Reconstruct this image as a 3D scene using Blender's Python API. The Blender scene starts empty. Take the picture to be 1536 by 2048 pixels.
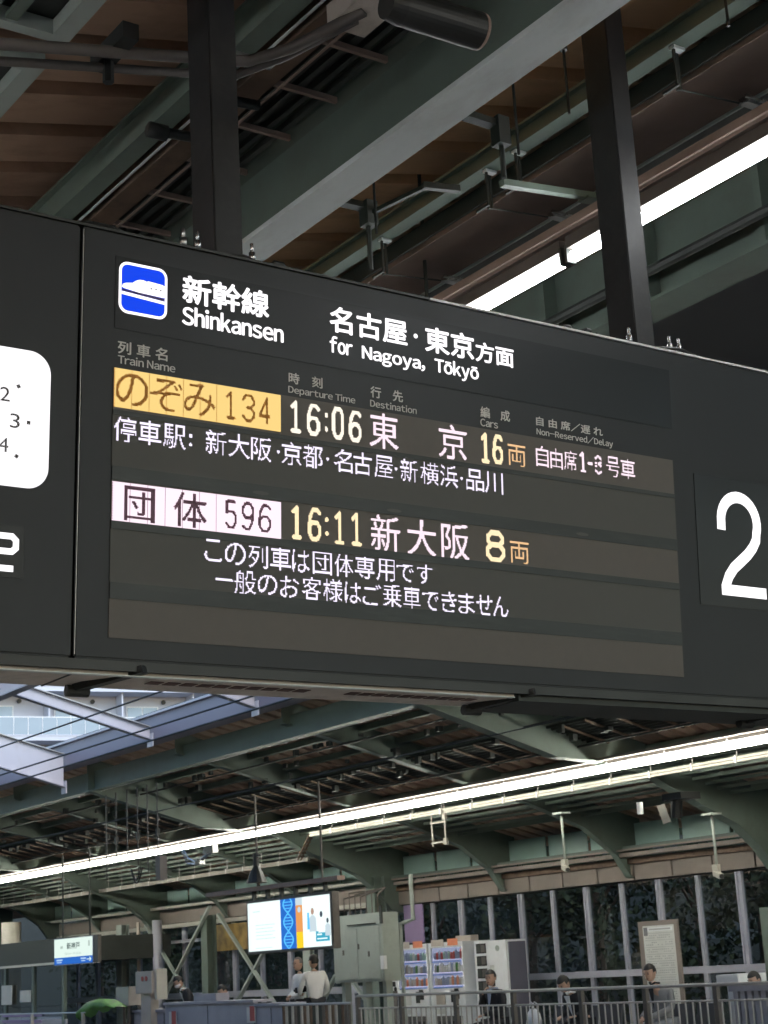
import bpy, bmesh, math, random
from mathutils import Vector, Matrix
random.seed(7)
R = math.radians
scene = bpy.context.scene
col = scene.collection

# ------------------------------------------------------------------ camera
FPX, PITCH, YAW, ROLL = 3368.55, .263088, .616651, -.056038
CF = Vector((math.sin(YAW)*math.cos(PITCH), math.cos(YAW)*math.cos(PITCH), math.sin(PITCH)))
r0 = Vector((math.cos(YAW), -math.sin(YAW), 0)); u0 = r0.cross(CF)
CR = r0*math.cos(ROLL) + u0*math.sin(ROLL)
CU = -r0*math.sin(ROLL) + u0*math.cos(ROLL)
EYE = Vector((0, 0, 1.6))
cd = bpy.data.cameras.new('camera'); cam = bpy.data.objects.new('camera', cd); col.objects.link(cam)
m = Matrix((CR, CU, -CF)).transposed().to_4x4(); m.translation = EYE; cam.matrix_world = m
cd.sensor_fit = 'VERTICAL'; cd.sensor_height = 24; cd.lens = 24*FPX/2048
cd.clip_end = 600; cd.clip_start = .05
cd.dof.use_dof = True; cd.dof.focus_distance = 5.2; cd.dof.aperture_fstop = 12.0
scene.camera = cam

# ------------------------------------------------------------------ sky, sun, exposure
w = bpy.data.worlds.new('World'); scene.world = w; w.use_nodes = True
nt = w.node_tree; bg = nt.nodes['Background']; sky = nt.nodes.new('ShaderNodeTexSky')
sky.sky_type = 'NISHITA'; sky.sun_disc = False
SUN_EL, SUN_ROT = R(38), R(190)
sky.sun_elevation = SUN_EL; sky.sun_rotation = SUN_ROT; sky.air_density = 1.4; sky.dust_density = .6; sky.ozone_density = 3.0
nt.links.new(sky.outputs[0], bg.inputs[0]); bg.inputs[1].default_value = .14
sl = bpy.data.lights.new('sun', 'SUN'); sl.energy = .45; sl.angle = R(20); sl.color = (1, .97, .93)
so = bpy.data.objects.new('sun', sl); col.objects.link(so)
sd = Vector((math.sin(SUN_ROT)*math.cos(SUN_EL), math.cos(SUN_ROT)*math.cos(SUN_EL), math.sin(SUN_EL)))
so.rotation_euler = sd.to_track_quat('Z', 'Y').to_euler()
scene.view_settings.view_transform = 'Standard'; scene.view_settings.look = 'None'
scene.view_settings.gamma = 1
EXPO = 1.5
scene.view_settings.exposure = EXPO; KE = 2**-EXPO
TUBE_NEAR, TUBE_FAR = 31, 46
scene.render.engine = 'CYCLES'
scene.cycles.max_bounces = 6; scene.cycles.diffuse_bounces = 4; scene.cycles.glossy_bounces = 3
scene.cycles.transparent_max_bounces = 8; scene.cycles.sample_clamp_indirect = 4
scene.cycles.use_denoising = True; scene.cycles.caustics_reflective = False; scene.cycles.caustics_refractive = False

# ------------------------------------------------------------------ projection helpers (measured points -> world)
def ray(x, y): return CF + CR*((x-768)/FPX) - CU*((y-1024)/FPX)
def on(ax, x, y, v):
    d = ray(x, y); i = 'XYZ'.index(ax); return EYE + d*((v-EYE[i])/d[i])

# ------------------------------------------------------------------ materials
def mat(name, c, rough=.6, metal=0., var=.12, scale=3., dirt=0., dirtc=(.05, .04, .03), bump=0., spec=.5, stretch=None):
    m = bpy.data.materials.new(name); m.use_nodes = True; n = m.node_tree; b = n.nodes['Principled BSDF']
    b.inputs['Roughness'].default_value = rough; b.inputs['Metallic'].default_value = metal
    b.inputs['Specular IOR Level'].default_value = spec
    tc = n.nodes.new('ShaderNodeTexCoord'); mp = n.nodes.new('ShaderNodeMapping')
    if stretch: mp.inputs['Scale'].default_value = stretch
    n.links.new(tc.outputs['Object'], mp.inputs[0])
    no = n.nodes.new('ShaderNodeTexNoise'); no.inputs['Scale'].default_value = scale; no.inputs['Detail'].default_value = 6
    n.links.new(mp.outputs[0], no.inputs[0])
    rp = n.nodes.new('ShaderNodeValToRGB')
    lo = tuple(v*(1-var) for v in c)+(1,); hi = tuple(min(1, v*(1+var)) for v in c)+(1,)
    rp.color_ramp.elements[0].position = .3; rp.color_ramp.elements[1].position = .7
    rp.color_ramp.elements[0].color = lo; rp.color_ramp.elements[1].color = hi
    n.links.new(no.outputs[0], rp.inputs[0]); out = rp.outputs[0]
    if dirt:
        n2 = n.nodes.new('ShaderNodeTexNoise'); n2.inputs['Scale'].default_value = scale*2.3; n2.inputs['Detail'].default_value = 9
        n2.inputs['Roughness'].default_value = .7
        n.links.new(mp.outputs[0], n2.inputs[0])
        r2 = n.nodes.new('ShaderNodeValToRGB'); r2.color_ramp.elements[0].position = .48; r2.color_ramp.elements[1].position = .72
        r2.color_ramp.elements[0].color = (0, 0, 0, 1); r2.color_ramp.elements[1].color = (dirt, dirt, dirt, 1)
        n.links.new(n2.outputs[0], r2.inputs[0])
        mx = n.nodes.new('ShaderNodeMix'); mx.data_type = 'RGBA'
        n.links.new(r2.outputs[0], mx.inputs[0]); n.links.new(out, mx.inputs[6]); mx.inputs[7].default_value = (*dirtc, 1)
        out = mx.outputs[2]
    n.links.new(out, b.inputs['Base Color'])
    rr = n.nodes.new('ShaderNodeMapRange'); rr.inputs[3].default_value = max(.05, rough-.1); rr.inputs[4].default_value = min(1, rough+.12)
    n.links.new(no.outputs[0], rr.inputs[0]); n.links.new(rr.outputs[0], b.inputs['Roughness'])
    if bump:
        bp = n.nodes.new('ShaderNodeBump'); bp.inputs['Strength'].default_value = bump; bp.inputs['Distance'].default_value = .02
        n.links.new(no.outputs[0], bp.inputs['Height']); n.links.new(bp.outputs[0], b.inputs['Normal'])
    return m
def emit(name, c, s, sample=False):
    m = bpy.data.materials.new(name); m.use_nodes = True; n = m.node_tree; b = n.nodes['Principled BSDF']
    b.inputs['Base Color'].default_value = (.008, .008, .008, 1)
    b.inputs['Emission Color'].default_value = (*c, 1); b.inputs['Emission Strength'].default_value = s*KE
    b.inputs['Roughness'].default_value = .6; b.inputs['Specular IOR Level'].default_value = .1
    m.cycles.emission_sampling = 'FRONT' if sample else 'NONE'
    return m
M = dict(
 deck_orange=mat('orange_brown_deck', (.66, .40, .21), .75, var=.14, scale=2.2, dirt=.4, dirtc=(.25, .15, .08), stretch=(.4, 1, 1)),  # brown deck with the lamp row's brightening put into its colour
 cream_dim=mat('weathered_tray', (.30, .28, .24), .6, var=.15, scale=3, dirt=.4), shade=mat('roof_shade_panel', (.13, .125, .12), .8, var=.1, scale=.6),  # dimmed tray: cream tray paint with the weaker light put into its colour
 sidegrey=mat('side_violet_grey', (.12, .115, .15), .5, var=.1, scale=2),
 pipe=mat('pipe_grey_brown', (.11, .095, .085), .5, var=.1, scale=4, dirt=.3),
 green=mat('green_paint', (.13, .17, .14), .55, var=.1, scale=1.5, dirt=.35, dirtc=(.10, .09, .07)),
 green_lt=mat('pale_green_paint', (.34, .38, .34), .5, var=.07, scale=1.2, dirt=.25, dirtc=(.16, .13, .10)),
 flange=mat('pale_flange_paint', (.70, .74, .72), .5, var=.1, scale=2.5, dirt=.3, dirtc=(.3, .26, .22), stretch=(1, .35, 1)),
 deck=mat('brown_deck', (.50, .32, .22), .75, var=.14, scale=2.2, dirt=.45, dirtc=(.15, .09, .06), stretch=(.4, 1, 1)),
 deckfar=mat('brown_far_deck', (.52, .36, .26), .75, var=.2, scale=1.2, dirt=.5, dirtc=(.08, .06, .045)),
 duct=mat('brown_duct', (.29, .205, .17), .6, var=.08, scale=2, dirt=.2),
 dark=mat('dark_steel', (.035, .04, .035), .6, var=.2, scale=3),
 rust=mat('rusty_channel', (.14, .09, .06), .75, var=.25, scale=4, dirt=.5, dirtc=(.04, .03, .02)),
 black=mat('black_metal', (.012, .013, .012), .45, var=.2, scale=5),
 post=mat('post_paint', (.010, .010, .011), .5, var=.12, scale=3, dirt=.15, dirtc=(.12, .11, .1)),
 signbody=mat('sign_body', (.015, .017, .020), .48, var=.12, scale=1.1, dirt=.22, dirtc=(.035, .036, .036), spec=.36, stretch=(1, 1, .45)),
 header=mat('sign_header_glass', (.006, .006, .008), .34, var=.05, scale=2, spec=.3),
 band_main=mat('led_band_main', (.105, .093, .082), .62, var=.05, scale=30),
 band_sub=mat('led_band_sub', (.072, .071, .064), .62, var=.05, scale=30),
 band_gap=mat('led_band_gap', (.020, .025, .024), .5, var=.06, scale=12, dirt=.3, dirtc=(.075, .08, .072), stretch=(.15, 1, 1)),
 print=mat('printed_grey', (.62, .60, .57), .6, var=.04),
 under=mat('sign_underside', (.62, .55, .48), .55, var=.08, scale=6, dirt=.35, dirtc=(.15, .12, .1)),
 slot=mat('vent_slot', (.10, .05, .04), .7, var=.1),
 chrome=mat('bolt_steel', (.6, .6, .6), .25, metal=1, var=.05),
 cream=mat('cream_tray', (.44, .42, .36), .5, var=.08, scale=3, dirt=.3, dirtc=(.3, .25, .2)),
 white=mat('white_paint', (.76, .77, .78), .45, var=.05, scale=2, dirt=.2, dirtc=(.45, .42, .4)),
 truss=mat('truss_paint', (.52, .49, .52), .5, var=.06, scale=1, dirt=.25, dirtc=(.35, .3, .28)),
 gutter=mat('gutter_purple_grey', (.235, .205, .25), .5, var=.08, scale=1, dirt=.3, dirtc=(.2, .19, .22), stretch=(1, .2, 1)),
 fascia=mat('fascia_tile', (.235, .195, .165), .6, var=.1, scale=1.2, dirt=.3, dirtc=(.15, .12, .1)),
 acryl=mat('translucent_green_panel', (.34, .50, .45), .35, var=.08, scale=.8, dirt=.2, dirtc=(.2, .3, .26)),
 grey=mat('grey_panel', (.34, .33, .37), .5, var=.08, scale=2, dirt=.2, dirtc=(.2, .18, .2)),
 blue_grey=mat('aluminium_frame', (.46, .46, .52), .4, metal=.2, var=.06, scale=2),
 rail=mat('rail_steel', (.42, .40, .38), .35, metal=.4, var=.08, scale=4),
 concrete=mat('concrete', (.28, .28, .27), .85, var=.12, scale=2, dirt=.4, dirtc=(.12, .12, .11), bump=.3),
 asphalt=mat('platform_paving', (.42, .41, .39), .8, var=.15, scale=6, dirt=.3),
 ballast=mat('ballast_stone', (.13, .12, .11), .95, var=.5, scale=14, bump=.9),
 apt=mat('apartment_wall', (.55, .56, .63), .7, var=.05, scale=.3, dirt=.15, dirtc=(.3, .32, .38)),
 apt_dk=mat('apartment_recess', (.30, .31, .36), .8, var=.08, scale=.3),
 balglass=mat('balcony_glass', (.27, .33, .39), .2, var=.12, scale=.25),
 winglass=mat('window_pane_grey', (.34, .42, .50), .15, var=.2, scale=.3),
 wood_slat=mat('warm_slats', (.32, .27, .24), .6, var=.1, scale=3),
 foliage=mat('foliage', (.04, .055, .025), .8, var=.5, scale=.8),
 soil=mat('hill_soil', (.03, .03, .02), .95, var=.3, scale=.5),
 skin=mat('skin', (.50, .31, .23), .5, var=.06, scale=8),
 hair=mat('hair_black', (.018, .015, .013), .5, var=.2),
 hairgrey=mat('hair_grey', (.16, .15, .14), .6, var=.2),
 suit=mat('suit_black', (.018, .018, .022), .8, var=.2, scale=6),
 shirt=mat('shirt_white', (.74, .74, .76), .7, var=.04, scale=6, bump=.2),
 shirtblue=mat('shirt_blue', (.32, .37, .5), .7, var=.05, scale=6),
 greyjacket=mat('jacket_grey', (.26, .26, .27), .8, var=.15, scale=5),
 maroon=mat('jacket_maroon', (.14, .06, .055), .8, var=.2, scale=5),
 trousers=mat('trousers_dark', (.03, .03, .035), .8, var=.2, scale=5),
 jeans=mat('trousers_grey', (.3, .31, .33), .8, var=.15, scale=5),
 mask=mat('mask_white', (.8, .72, .75), .7, var=.03),
 bag=mat('white_plastic', (.7, .7, .73), .35, var=.08, scale=8, bump=.5),
 bench=mat('bench_dark', (.06, .06, .065), .5, var=.15),
 leafgreen=mat('green_cover', (.06, .20, .025), .6, var=.35, scale=5, bump=.9),
 beige=mat('beige_box', (.48, .42, .36), .5, var=.06, scale=3, dirt=.2, dirtc=(.25, .2, .16)),
 red=mat('red_print', (.45, .07, .06), .5), blue=mat('blue_print', (.08, .18, .55), .5), orange=mat('orange_print', (.75, .25, .12), .5),
 paper=mat('paper', (.62, .62, .58), .7, var=.06, scale=4), ink=mat('ink_grey', (.16, .16, .17), .7), softink=mat('ink_soft', (.42, .42, .40), .7),
 purple=mat('purple_curtain', (.30, .22, .38), .7, var=.08, scale=2),
 coin=mat('dark_glass_cell', (.05, .045, .045), .25, var=.2),
 tube_near=emit('tube_lit_near', (.95, .975, 1), TUBE_NEAR, True), tube_far=emit('tube_lit_far', (1, .98, .87), TUBE_FAR, True),
 lit=emit('lit_white', (1, .97, 1), 1.6), litclock=emit('lit_clock', (1, .97, 1), 1.25, True), litblue=emit('lit_blue', (.004, .065, .95), .95),
 ledw=emit('led_white', (1, .86, .98), 1.25), ledv=emit('led_lilac', (.88, .80, 1), 1.4), ledy=emit('led_amber', (1, .80, .50), 1.3),
 ledpink=emit('led_pink', (1, .80, .90), 1.25), ledyb=emit('led_yellow_field', (1, .70, .24), 1.0), ledo=emit('led_orange', (1, .62, .32), 1.0),
 ledwm=emit('led_warm_white', (1, .90, .76), 1.3), ledrose=emit('led_white_field', (1, .82, .93), 1.15),
 yfield=mat('led_off_yellow', (.50, .20, .02), .6), wfield=mat('led_off_white', (.17, .07, .12), .6),  # yellow off dots have bloom of the lit dots put into their colour
 adw=emit('screen_white', (.86, 1, .98), 1.15, True), adb=emit('screen_blue', (.02, .16, .62), 1.0), adb2=emit('screen_light_blue', (.10, .50, 1.), 1.2),
 ady=emit('screen_yellow', (1., .68, .02), 1.0), ado=emit('screen_orange', (.95, .40, .12), .9), adc=emit('screen_cyan', (.05, .42, .60), 1.0),
 adp=emit('screen_pale', (.62, .74, .80), 1.0), adf=emit('screen_dark', (.06, .08, .11), 1.0), ads=emit('screen_skin', (.5, .32, .25), 1.0), adg=emit('screen_faint', (.66, .84, .82), 1.0),
 stw=emit('station_sign_white', (.84, 1, .92), .95), stb=emit('station_sign_blue', (.02, .17, .72), .8), stk=emit('station_sign_ink', (.04, .07, .07), 1.),
 stg=emit('station_sign_soft_ink', (.45, .55, .5), 1.), stl=emit('station_sign_light_ink', (.5, .7, 1), .9),
 vend_lit=emit('vending_display', (.45, .50, .72), .75), vend_strip=emit('vending_light_strip', (.62, .62, 1), 1.0),
)
def glassmat():
    m = bpy.data.materials.new('window_glass'); m.use_nodes = True; n = m.node_tree; n.nodes.clear()
    o = n.nodes.new('ShaderNodeOutputMaterial'); mx = n.nodes.new('ShaderNodeMixShader'); lw = n.nodes.new('ShaderNodeLayerWeight'); lw.inputs[0].default_value = .5; pw = n.nodes.new('ShaderNodeMath'); pw.operation = 'POWER'; pw.inputs[1].default_value = 3; fr = n.nodes.new('ShaderNodeMath'); fr.operation = 'ADD'; fr.inputs[1].default_value = .09; n.links.new(lw.outputs['Facing'], pw.inputs[0]); n.links.new(pw.outputs[0], fr.inputs[0])
    tr = n.nodes.new('ShaderNodeBsdfTransparent'); tr.inputs[0].default_value = (.52, .56, .56, 1)
    gl = n.nodes.new('ShaderNodeBsdfGlossy'); gl.inputs['Roughness'].default_value = .04
    n.links.new(fr.outputs[0], mx.inputs[0]); n.links.new(tr.outputs[0], mx.inputs[1]); n.links.new(gl.outputs[0], mx.inputs[2]); n.links.new(mx.outputs[0], o.inputs[0])
    return m
M['glass'] = glassmat()
M['clear'] = M['glass'].copy(); M['clear'].name = 'clear_glass'; M['clear'].node_tree.nodes['Transparent BSDF'].inputs[0].default_value = (.93, .93, .93, 1)

# ------------------------------------------------------------------ object helpers
ORG = {}
class MB:
    def __init__(s): s.v = []; s.f = []; s.mi = []; s.mats = []; s.cur = 0
    def use(s, m):
        m = M[m] if isinstance(m, str) else m
        if m not in s.mats: s.mats.append(m)
        s.cur = s.mats.index(m); return s
    def face(s, pts):
        k = len(s.v); s.v += [tuple(p) for p in pts]; s.f.append(tuple(range(k, k+len(pts)))); s.mi.append(s.cur); return s
    def mesh(s, vs, fs):
        k = len(s.v); s.v += [tuple(p) for p in vs]; s.f += [tuple(i+k for i in f) for f in fs]; s.mi += [s.cur]*len(fs); return s
    def box(s, a, b):
        x0, y0, z0 = a; x1, y1, z1 = b
        x0, x1 = sorted((x0, x1)); y0, y1 = sorted((y0, y1)); z0, z1 = sorted((z0, z1))
        return s.mesh([(x0,y0,z0),(x1,y0,z0),(x1,y1,z0),(x0,y1,z0),(x0,y0,z1),(x1,y0,z1),(x1,y1,z1),(x0,y1,z1)],
                      [(0,3,2,1),(4,5,6,7),(0,1,5,4),(1,2,6,5),(2,3,7,6),(3,0,4,7)])
    def bar(s, p, q, wd, ht, up=(0, 0, 1)):      # rectangular bar from p to q
        p = Vector(p); q = Vector(q); d = (q-p).normalized(); up = Vector(up)
        side = d.cross(up)
        if side.length < 1e-4: side = d.cross(Vector((1, 0, 0)))
        side.normalize(); u = side.cross(d)
        a = side*wd/2; b = u*ht/2
        vs = [p-a-b, p+a-b, p+a+b, p-a+b, q-a-b, q+a-b, q+a+b, q-a+b]
        return s.mesh(vs, [(0,1,2,3),(7,6,5,4),(0,4,5,1),(1,5,6,2),(2,6,7,3),(3,7,4,0)])
    def tube(s, pts, r, n=8):
        pts = [Vector(p) for p in pts]; rings = []
        for i, p in enumerate(pts):
            d = (pts[min(i+1, len(pts)-1)]-pts[max(i-1, 0)]).normalized()
            a = d.cross(Vector((0, 0, 1)))
            if a.length < 1e-3: a = d.cross(Vector((1, 0, 0)))
            a.normalize(); b = a.cross(d); rr = r[i] if isinstance(r, (list, tuple)) else r
            rings.append([p+(a*math.cos(t)+b*math.sin(t))*rr for t in [2*math.pi*k/n for k in range(n)]])
        vs = [q for g in rings for q in g]; fs = []
        for i in range(len(pts)-1):
            for k in range(n): fs.append((i*n+k, i*n+(k+1)%n, (i+1)*n+(k+1)%n, (i+1)*n+k))
        fs.append(tuple(range(n-1, -1, -1))); fs.append(tuple((len(pts)-1)*n+k for k in range(n)))
        return s.mesh(vs, fs)
    def prism(s, poly, d):                          # polygon extruded by vector d
        d = Vector(d); n = len(poly); a = [Vector(p) for p in poly]; b = [p+d for p in a]
        return s.mesh(a+b, [tuple(range(n-1, -1, -1)), tuple(range(n, 2*n))]+[(i, (i+1)%n, n+(i+1)%n, n+i) for i in range(n)])
    def build(s, name, m=None, parent=None, kind=None, smooth=False, loc=None, bevel=0):
        og = ORG.get(parent.name, Vector((0, 0, 0))) if parent else Vector((0, 0, 0))
        me = bpy.data.meshes.new(name); me.from_pydata([(a-og.x, b-og.y, c-og.z) for a, b, c in s.v] if og.length else s.v, [], s.f)
        if m: me.materials.append(M[m] if isinstance(m, str) else m)
        else:
            for q in s.mats: me.materials.append(q)
            me.polygons.foreach_set('material_index', s.mi)
        me.update()
        if smooth: me.polygons.foreach_set('use_smooth', [True]*len(me.polygons))
        o = bpy.data.objects.new(name, me); col.objects.link(o)
        if parent: 
            o.parent = parent; ORG[o.name] = og
        if kind: o['kind'] = kind
        if bevel:
            bm = bmesh.new(); bm.from_mesh(me); bmesh.ops.remove_doubles(bm, verts=bm.verts, dist=1e-5)
            bmesh.ops.bevel(bm, geom=bm.edges[:], offset=bevel, segments=2, affect='EDGES', clamp_overlap=True); bm.to_mesh(me); bm.free()
        if loc: o.location = loc
        return o
def B(a, b): return MB().box(a, b)
def tag(o, label, cat, group=None, kind=None):
    o['label'] = label; o['category'] = cat
    if group: o['group'] = group
    if kind: o['kind'] = kind
    return o
def thing(name, label, cat, loc=(0, 0, 0), group=None):
    o = bpy.data.objects.new(name, None); o.empty_display_size = .1; col.objects.link(o); o.location = loc; ORG[o.name] = Vector(loc)
    return tag(o, label, cat, group)
def copy_tree(o, off, label=None):
    c = o.copy(); col.objects.link(c); c.location = Vector(o.location)+Vector(off)
    if label: c['label'] = label
    for ch in list(o.children):
        d = ch.copy(); col.objects.link(d); d.parent = c
        for g in list(ch.children):
            e = g.copy(); col.objects.link(e); e.parent = d
    return c
ORD = 'first second third fourth fifth sixth seventh eighth ninth tenth eleventh twelfth thirteenth fourteenth fifteenth sixteenth seventeenth eighteenth nineteenth twentieth'.split()
ORD += ['twenty-'+a for a in ORD[:9]]+['thirtieth']+['thirty-'+a for a in ORD[:9]]+['fortieth']

# ------------------------------------------------------------------ text outlines
LIFT = Vector((0, -1, 0))
_tc = bpy.data.curves.new('scratch_text', 'FONT'); _to = bpy.data.objects.new('scratch_text', _tc); col.objects.link(_to); _cache = {}
def glyph(s, off=0.):
    k = (s, off)
    if k not in _cache:
        _tc.body = s; _tc.size = 1; _tc.offset = off; bpy.context.view_layer.update()
        me = bpy.data.meshes.new_from_object(_to.evaluated_get(bpy.context.evaluated_depsgraph_get()))
        vs = [(v.co.x, v.co.y) for v in me.vertices]; fs = [tuple(p.vertices) for p in me.polygons]
        bpy.data.meshes.remove(me); _cache[k] = (vs, fs)
    return _cache[k]
def latin(s, wt=0.):
    """proportional line set from the upright sans glyphs; cap height scaled to .69"""
    k = ('L', s)
    if k in _cache: return _cache[k]
    vs = []; fs = []; x = 0
    for ch in s:
        if ch == ' ': x += .26; continue
        b = {'ō': 'o', '/': '/'}.get(ch, ch); gv, gf = glyph(chr(ord(b)+0xFEE0)); x0 = min(p[0] for p in gv); x1 = max(p[0] for p in gv)
        n = len(vs); vs += [(p[0]-x0+x, p[1]*.69/.733) for p in gv]; fs += [tuple(i+n for i in f) for f in gf]
        if ch == 'ō': n = len(vs); w_ = x1-x0; vs += [(x+w_*.18, .58), (x+w_*.82, .58), (x+w_*.82, .645), (x+w_*.18, .645)]; fs.append((n, n+1, n+2, n+3))
        x += x1-x0+(.05 if ch in 'TLr' else .115 if ch in 'iltIN' else .095)
    _cache[k] = (vs, fs); return _cache[k]
LAT = latin
def text_in(mb, s, u0, u1, v0, v1, place, off=0., latin=False):
    if off:                                          # heavier weight: overlaid copies shifted by off em
        k = (u1-u0)/max(1e-6, max(p[0] for p in glyph(s)[0])-min(p[0] for p in glyph(s)[0])); kv = v1-v0
        for n, (a, b) in enumerate(((0, 0), (off*k, 0), (-off*k, 0), (0, off*kv), (0, -off*kv), (off*k*.7, off*kv*.7), (-off*k*.7, off*kv*.7), (off*k*.7, -off*kv*.7), (-off*k*.7, -off*kv*.7))):
            text_in(mb, s, u0+a, u1+a, v0+b, v1+b, lambda x, y, n=n: tuple(Vector(place(x, y))+LIFT*(n*.00004)), 0., latin)
        return
    """outline of s fitted to the box u0..u1, v0..v1 (latin: v0 is the baseline, v1 the cap height)"""
    vs, fs = LAT(s) if latin and not s.isdigit() else glyph(s, off); xs = [p[0] for p in vs]; ys = [p[1] for p in vs]
    x0, x1 = min(xs), max(xs); y0, y1 = (0, .69) if latin else (min(ys), max(ys))
    mb.mesh([place(u0+(p[0]-x0)/(x1-x0)*(u1-u0), v0+(p[1]-y0)/(y1-y0)*(v1-v0)) for p in vs], fs)

# ================================================================== GROUND, TRACKS, PLATFORMS
B((-200, -200, -1.6), (300, 400, -1.35)).build('ground', 'soil', kind='structure')
B((6.2, -40, -1.35), (14.4, 120, -1.15)).build('track_bed', 'ballast', kind='structure')
B((-5, -30, -1.35), (6.2, 120, 0)).build('near_platform', 'asphalt', kind='structure')
B((14.4, -30, -1.35), (23.2, 120, 0)).build('far_platform', 'concrete', kind='structure')
for gx, wd in ((7.6, 'nearest'), (9.03, 'second nearest'), (11.6, 'third nearest'), (13.03, 'farthest')):
    t = MB(); t.box((gx-.035, -40, -1.15), (gx+.035, 120, -.99)); t.box((gx-.07, -40, -1.15), (gx+.07, 120, -1.13))
    tag(t.build('track_rail', 'rust'), wd+' steel running rail of the tracks between the two platforms', 'rail', 'running rails between the platforms')

# ================================================================== NEAR CANOPY
TN = .222; CN = 4.50                      # soffit height = CN + TN*x
nc = thing('near_canopy', 'platform canopy overhead with brown folded deck and green steel beams', 'canopy', (0, 5, 4.5))
def zc(x): return CN+TN*x
# folded-plate soffit: ridges run across the platform
prof = []
y = -12.0
while y < 60:
    prof += [(y, 0), (y+.285, 0), (y+.315, .10), (y+.385, .10)]; y += .41
vs = []; fs = []
for i, (yy, h) in enumerate(prof): vs += [(-4.6, yy, zc(-4.6)+h+.18), (7.05, yy, zc(7.05)+h+.18)]
for i in range(len(prof)-1): fs.append((2*i, 2*i+1, 2*i+3, 2*i+2))
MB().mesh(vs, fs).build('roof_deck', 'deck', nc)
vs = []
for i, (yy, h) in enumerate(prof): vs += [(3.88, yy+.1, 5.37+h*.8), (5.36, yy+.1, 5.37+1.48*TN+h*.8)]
MB().mesh(vs, fs).build('lower_deck', 'deck_orange', nc)  # deck layer added lower so the lamp row lights it
k = MB(); k.bar((-4.6, 24, zc(-4.6)+.36), (7.05, 24, zc(7.05)+.36), 72, .04); k.build('roof_sheet', 'dark', nc)
def ibeam_y(name, x, zb, h, fw, y0, y1, mt='green', fm=None, tf=.025, tw=.03):
    b = MB(); b.box((x-tw/2, y0, zb+tf), (x+tw/2, y1, zb+h-tf)); b.box((x-fw/2, y0, zb+h-tf), (x+fw/2, y1, zb+h))
    o = b.build(name, mt, nc)
    MB().box((x-fw/2, y0, zb), (x+fw/2, y1, zb+tf)).build('bottom_flange', fm or mt, o)
    return o
# the deep girder with the pale underside: a box girder
g = MB(); g.box((3.635, -12, 4.826), (3.785, 60, 5.24)); g.box((3.56, -12, 5.24), (3.86, 60, 5.27)); g.prism([(3.60, -12, 5.14), (3.634, -12, 5.10), (3.634, -12, 5.239), (3.56, -12, 5.239)], (0, 72, 0))
gg = g.build('box_girder', 'green', nc); MB().box((3.62, -12, 4.80), (3.80, 60, 4.825)).build('bottom_flange', 'flange', gg)
ibeam_y('purlin', 2.96, 4.99, .15, .09, -12, 60, 'green', 'green', tf=.012)
MB().box((3.012, -12, 4.966), (3.024, 60, 4.97)).build('purlin_edge', 'flange', nc)
# channel and ladder-like grid between purlin and girder
b = MB(); b.box((3.10, -12, 5.02), (3.22, 60, 5.10)); b.box((3.09, -12, 5.0), (3.10, 60, 5.12)); b.build('cable_channel', 'rust', nc)
MB().box((3.222, -12, 4.995), (3.235, 60, 5.0)).build('channel_edge', 'duct', nc)
rungs = MB()
y = 2.6
while y < 12:
    B((3.24, y, 5.06), (3.56, y+.018, 5.085)).build('grid_rung', 'duct', nc); y += .37
for gx in (3.30, 3.37, 3.44, 3.51): B((gx, -12, 5.09), (gx+.025, 60, 5.12)).build('grid_bar', 'dark', nc)
B((3.22, -12, 5.22), (3.6, 60, 5.24)).build('grid_backing', 'black', nc)
# rails right of the girder, then the purlin and the brown duct
for gx, gz, gw in ((3.93, 5.12, .05), (4.02, 5.15, .04), (4.10, 5.13, .05)): B((gx, -12, gz+.1), (gx+gw, 60, gz+.14)).build('roof_rail', 'green', nc)
ibeam_y('purlin', 4.73, 5.235, .10, .085, -12, 60, 'green', 'green', tf=.014)
b = MB(); b.box((4.82, -12, 5.121), (5.17, 60, 5.24)); b.build('cable_duct', 'duct', nc)
B((5.168, -12, 5.108), (5.180, 60, 5.20)).build('duct_edge', 'flange', nc)
B((4.805, -12, 5.15), (4.819, 60, 5.24)).build('duct_edge', 'dark', nc)
b = MB(); b.box((5.40, -12, 5.42), (5.47, 60, 5.52)); b.box((5.68, -12, 5.46), (5.80, 60, 5.60)); b.build('roof_rail', 'dark', nc)
# soffit sheet beyond the lights, track-side edge beam with stiffeners
b = MB(); b.bar((5.37, 24, 5.60), (6.95, 24, 5.93), 72, .02); b.build('soffit_sheet', 'rust', nc)
e = MB(); e.box((6.98, -12, 5.40), (7.02, 60, 6.02)); e.box((6.86, -12, 5.38), (7.14, 60, 5.40)); e.box((6.5, -12, 5.86), (6.62, 60, 6.0)); eb = e.build('edge_beam', 'green', nc)
y = 3.0
while y < 14: 
    B((6.87, y, 5.40), (6.979, y+.05, 5.98)).build('stiffener', 'green', nc); y += .95
MB().tube([(6.6, -12, 5.42), (6.6, 60, 5.42)], .03).build('conduit', 'dark', nc)
MB().tube([(6.72, -12, 5.50), (6.72, 60, 5.50)], .022).build('conduit', 'green', nc)
# rafters across the platform, hidden in part behind the sign
for yy in (-2.2, 9.3, 13.1, 16.8, 20.6, 24.3):
    b = MB(); b.bar((-4.6, yy, zc(-4.6)+.05), (6.9, yy, zc(6.9)+.05), .2, .3); b.build('rafter', 'green', nc)
# back wall and columns of the near platform (behind the camera)
B((-4.9, -30, 0), (-4.7, 120, 4.6)).build('wall_near_platform', 'dark', kind='structure')

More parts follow.
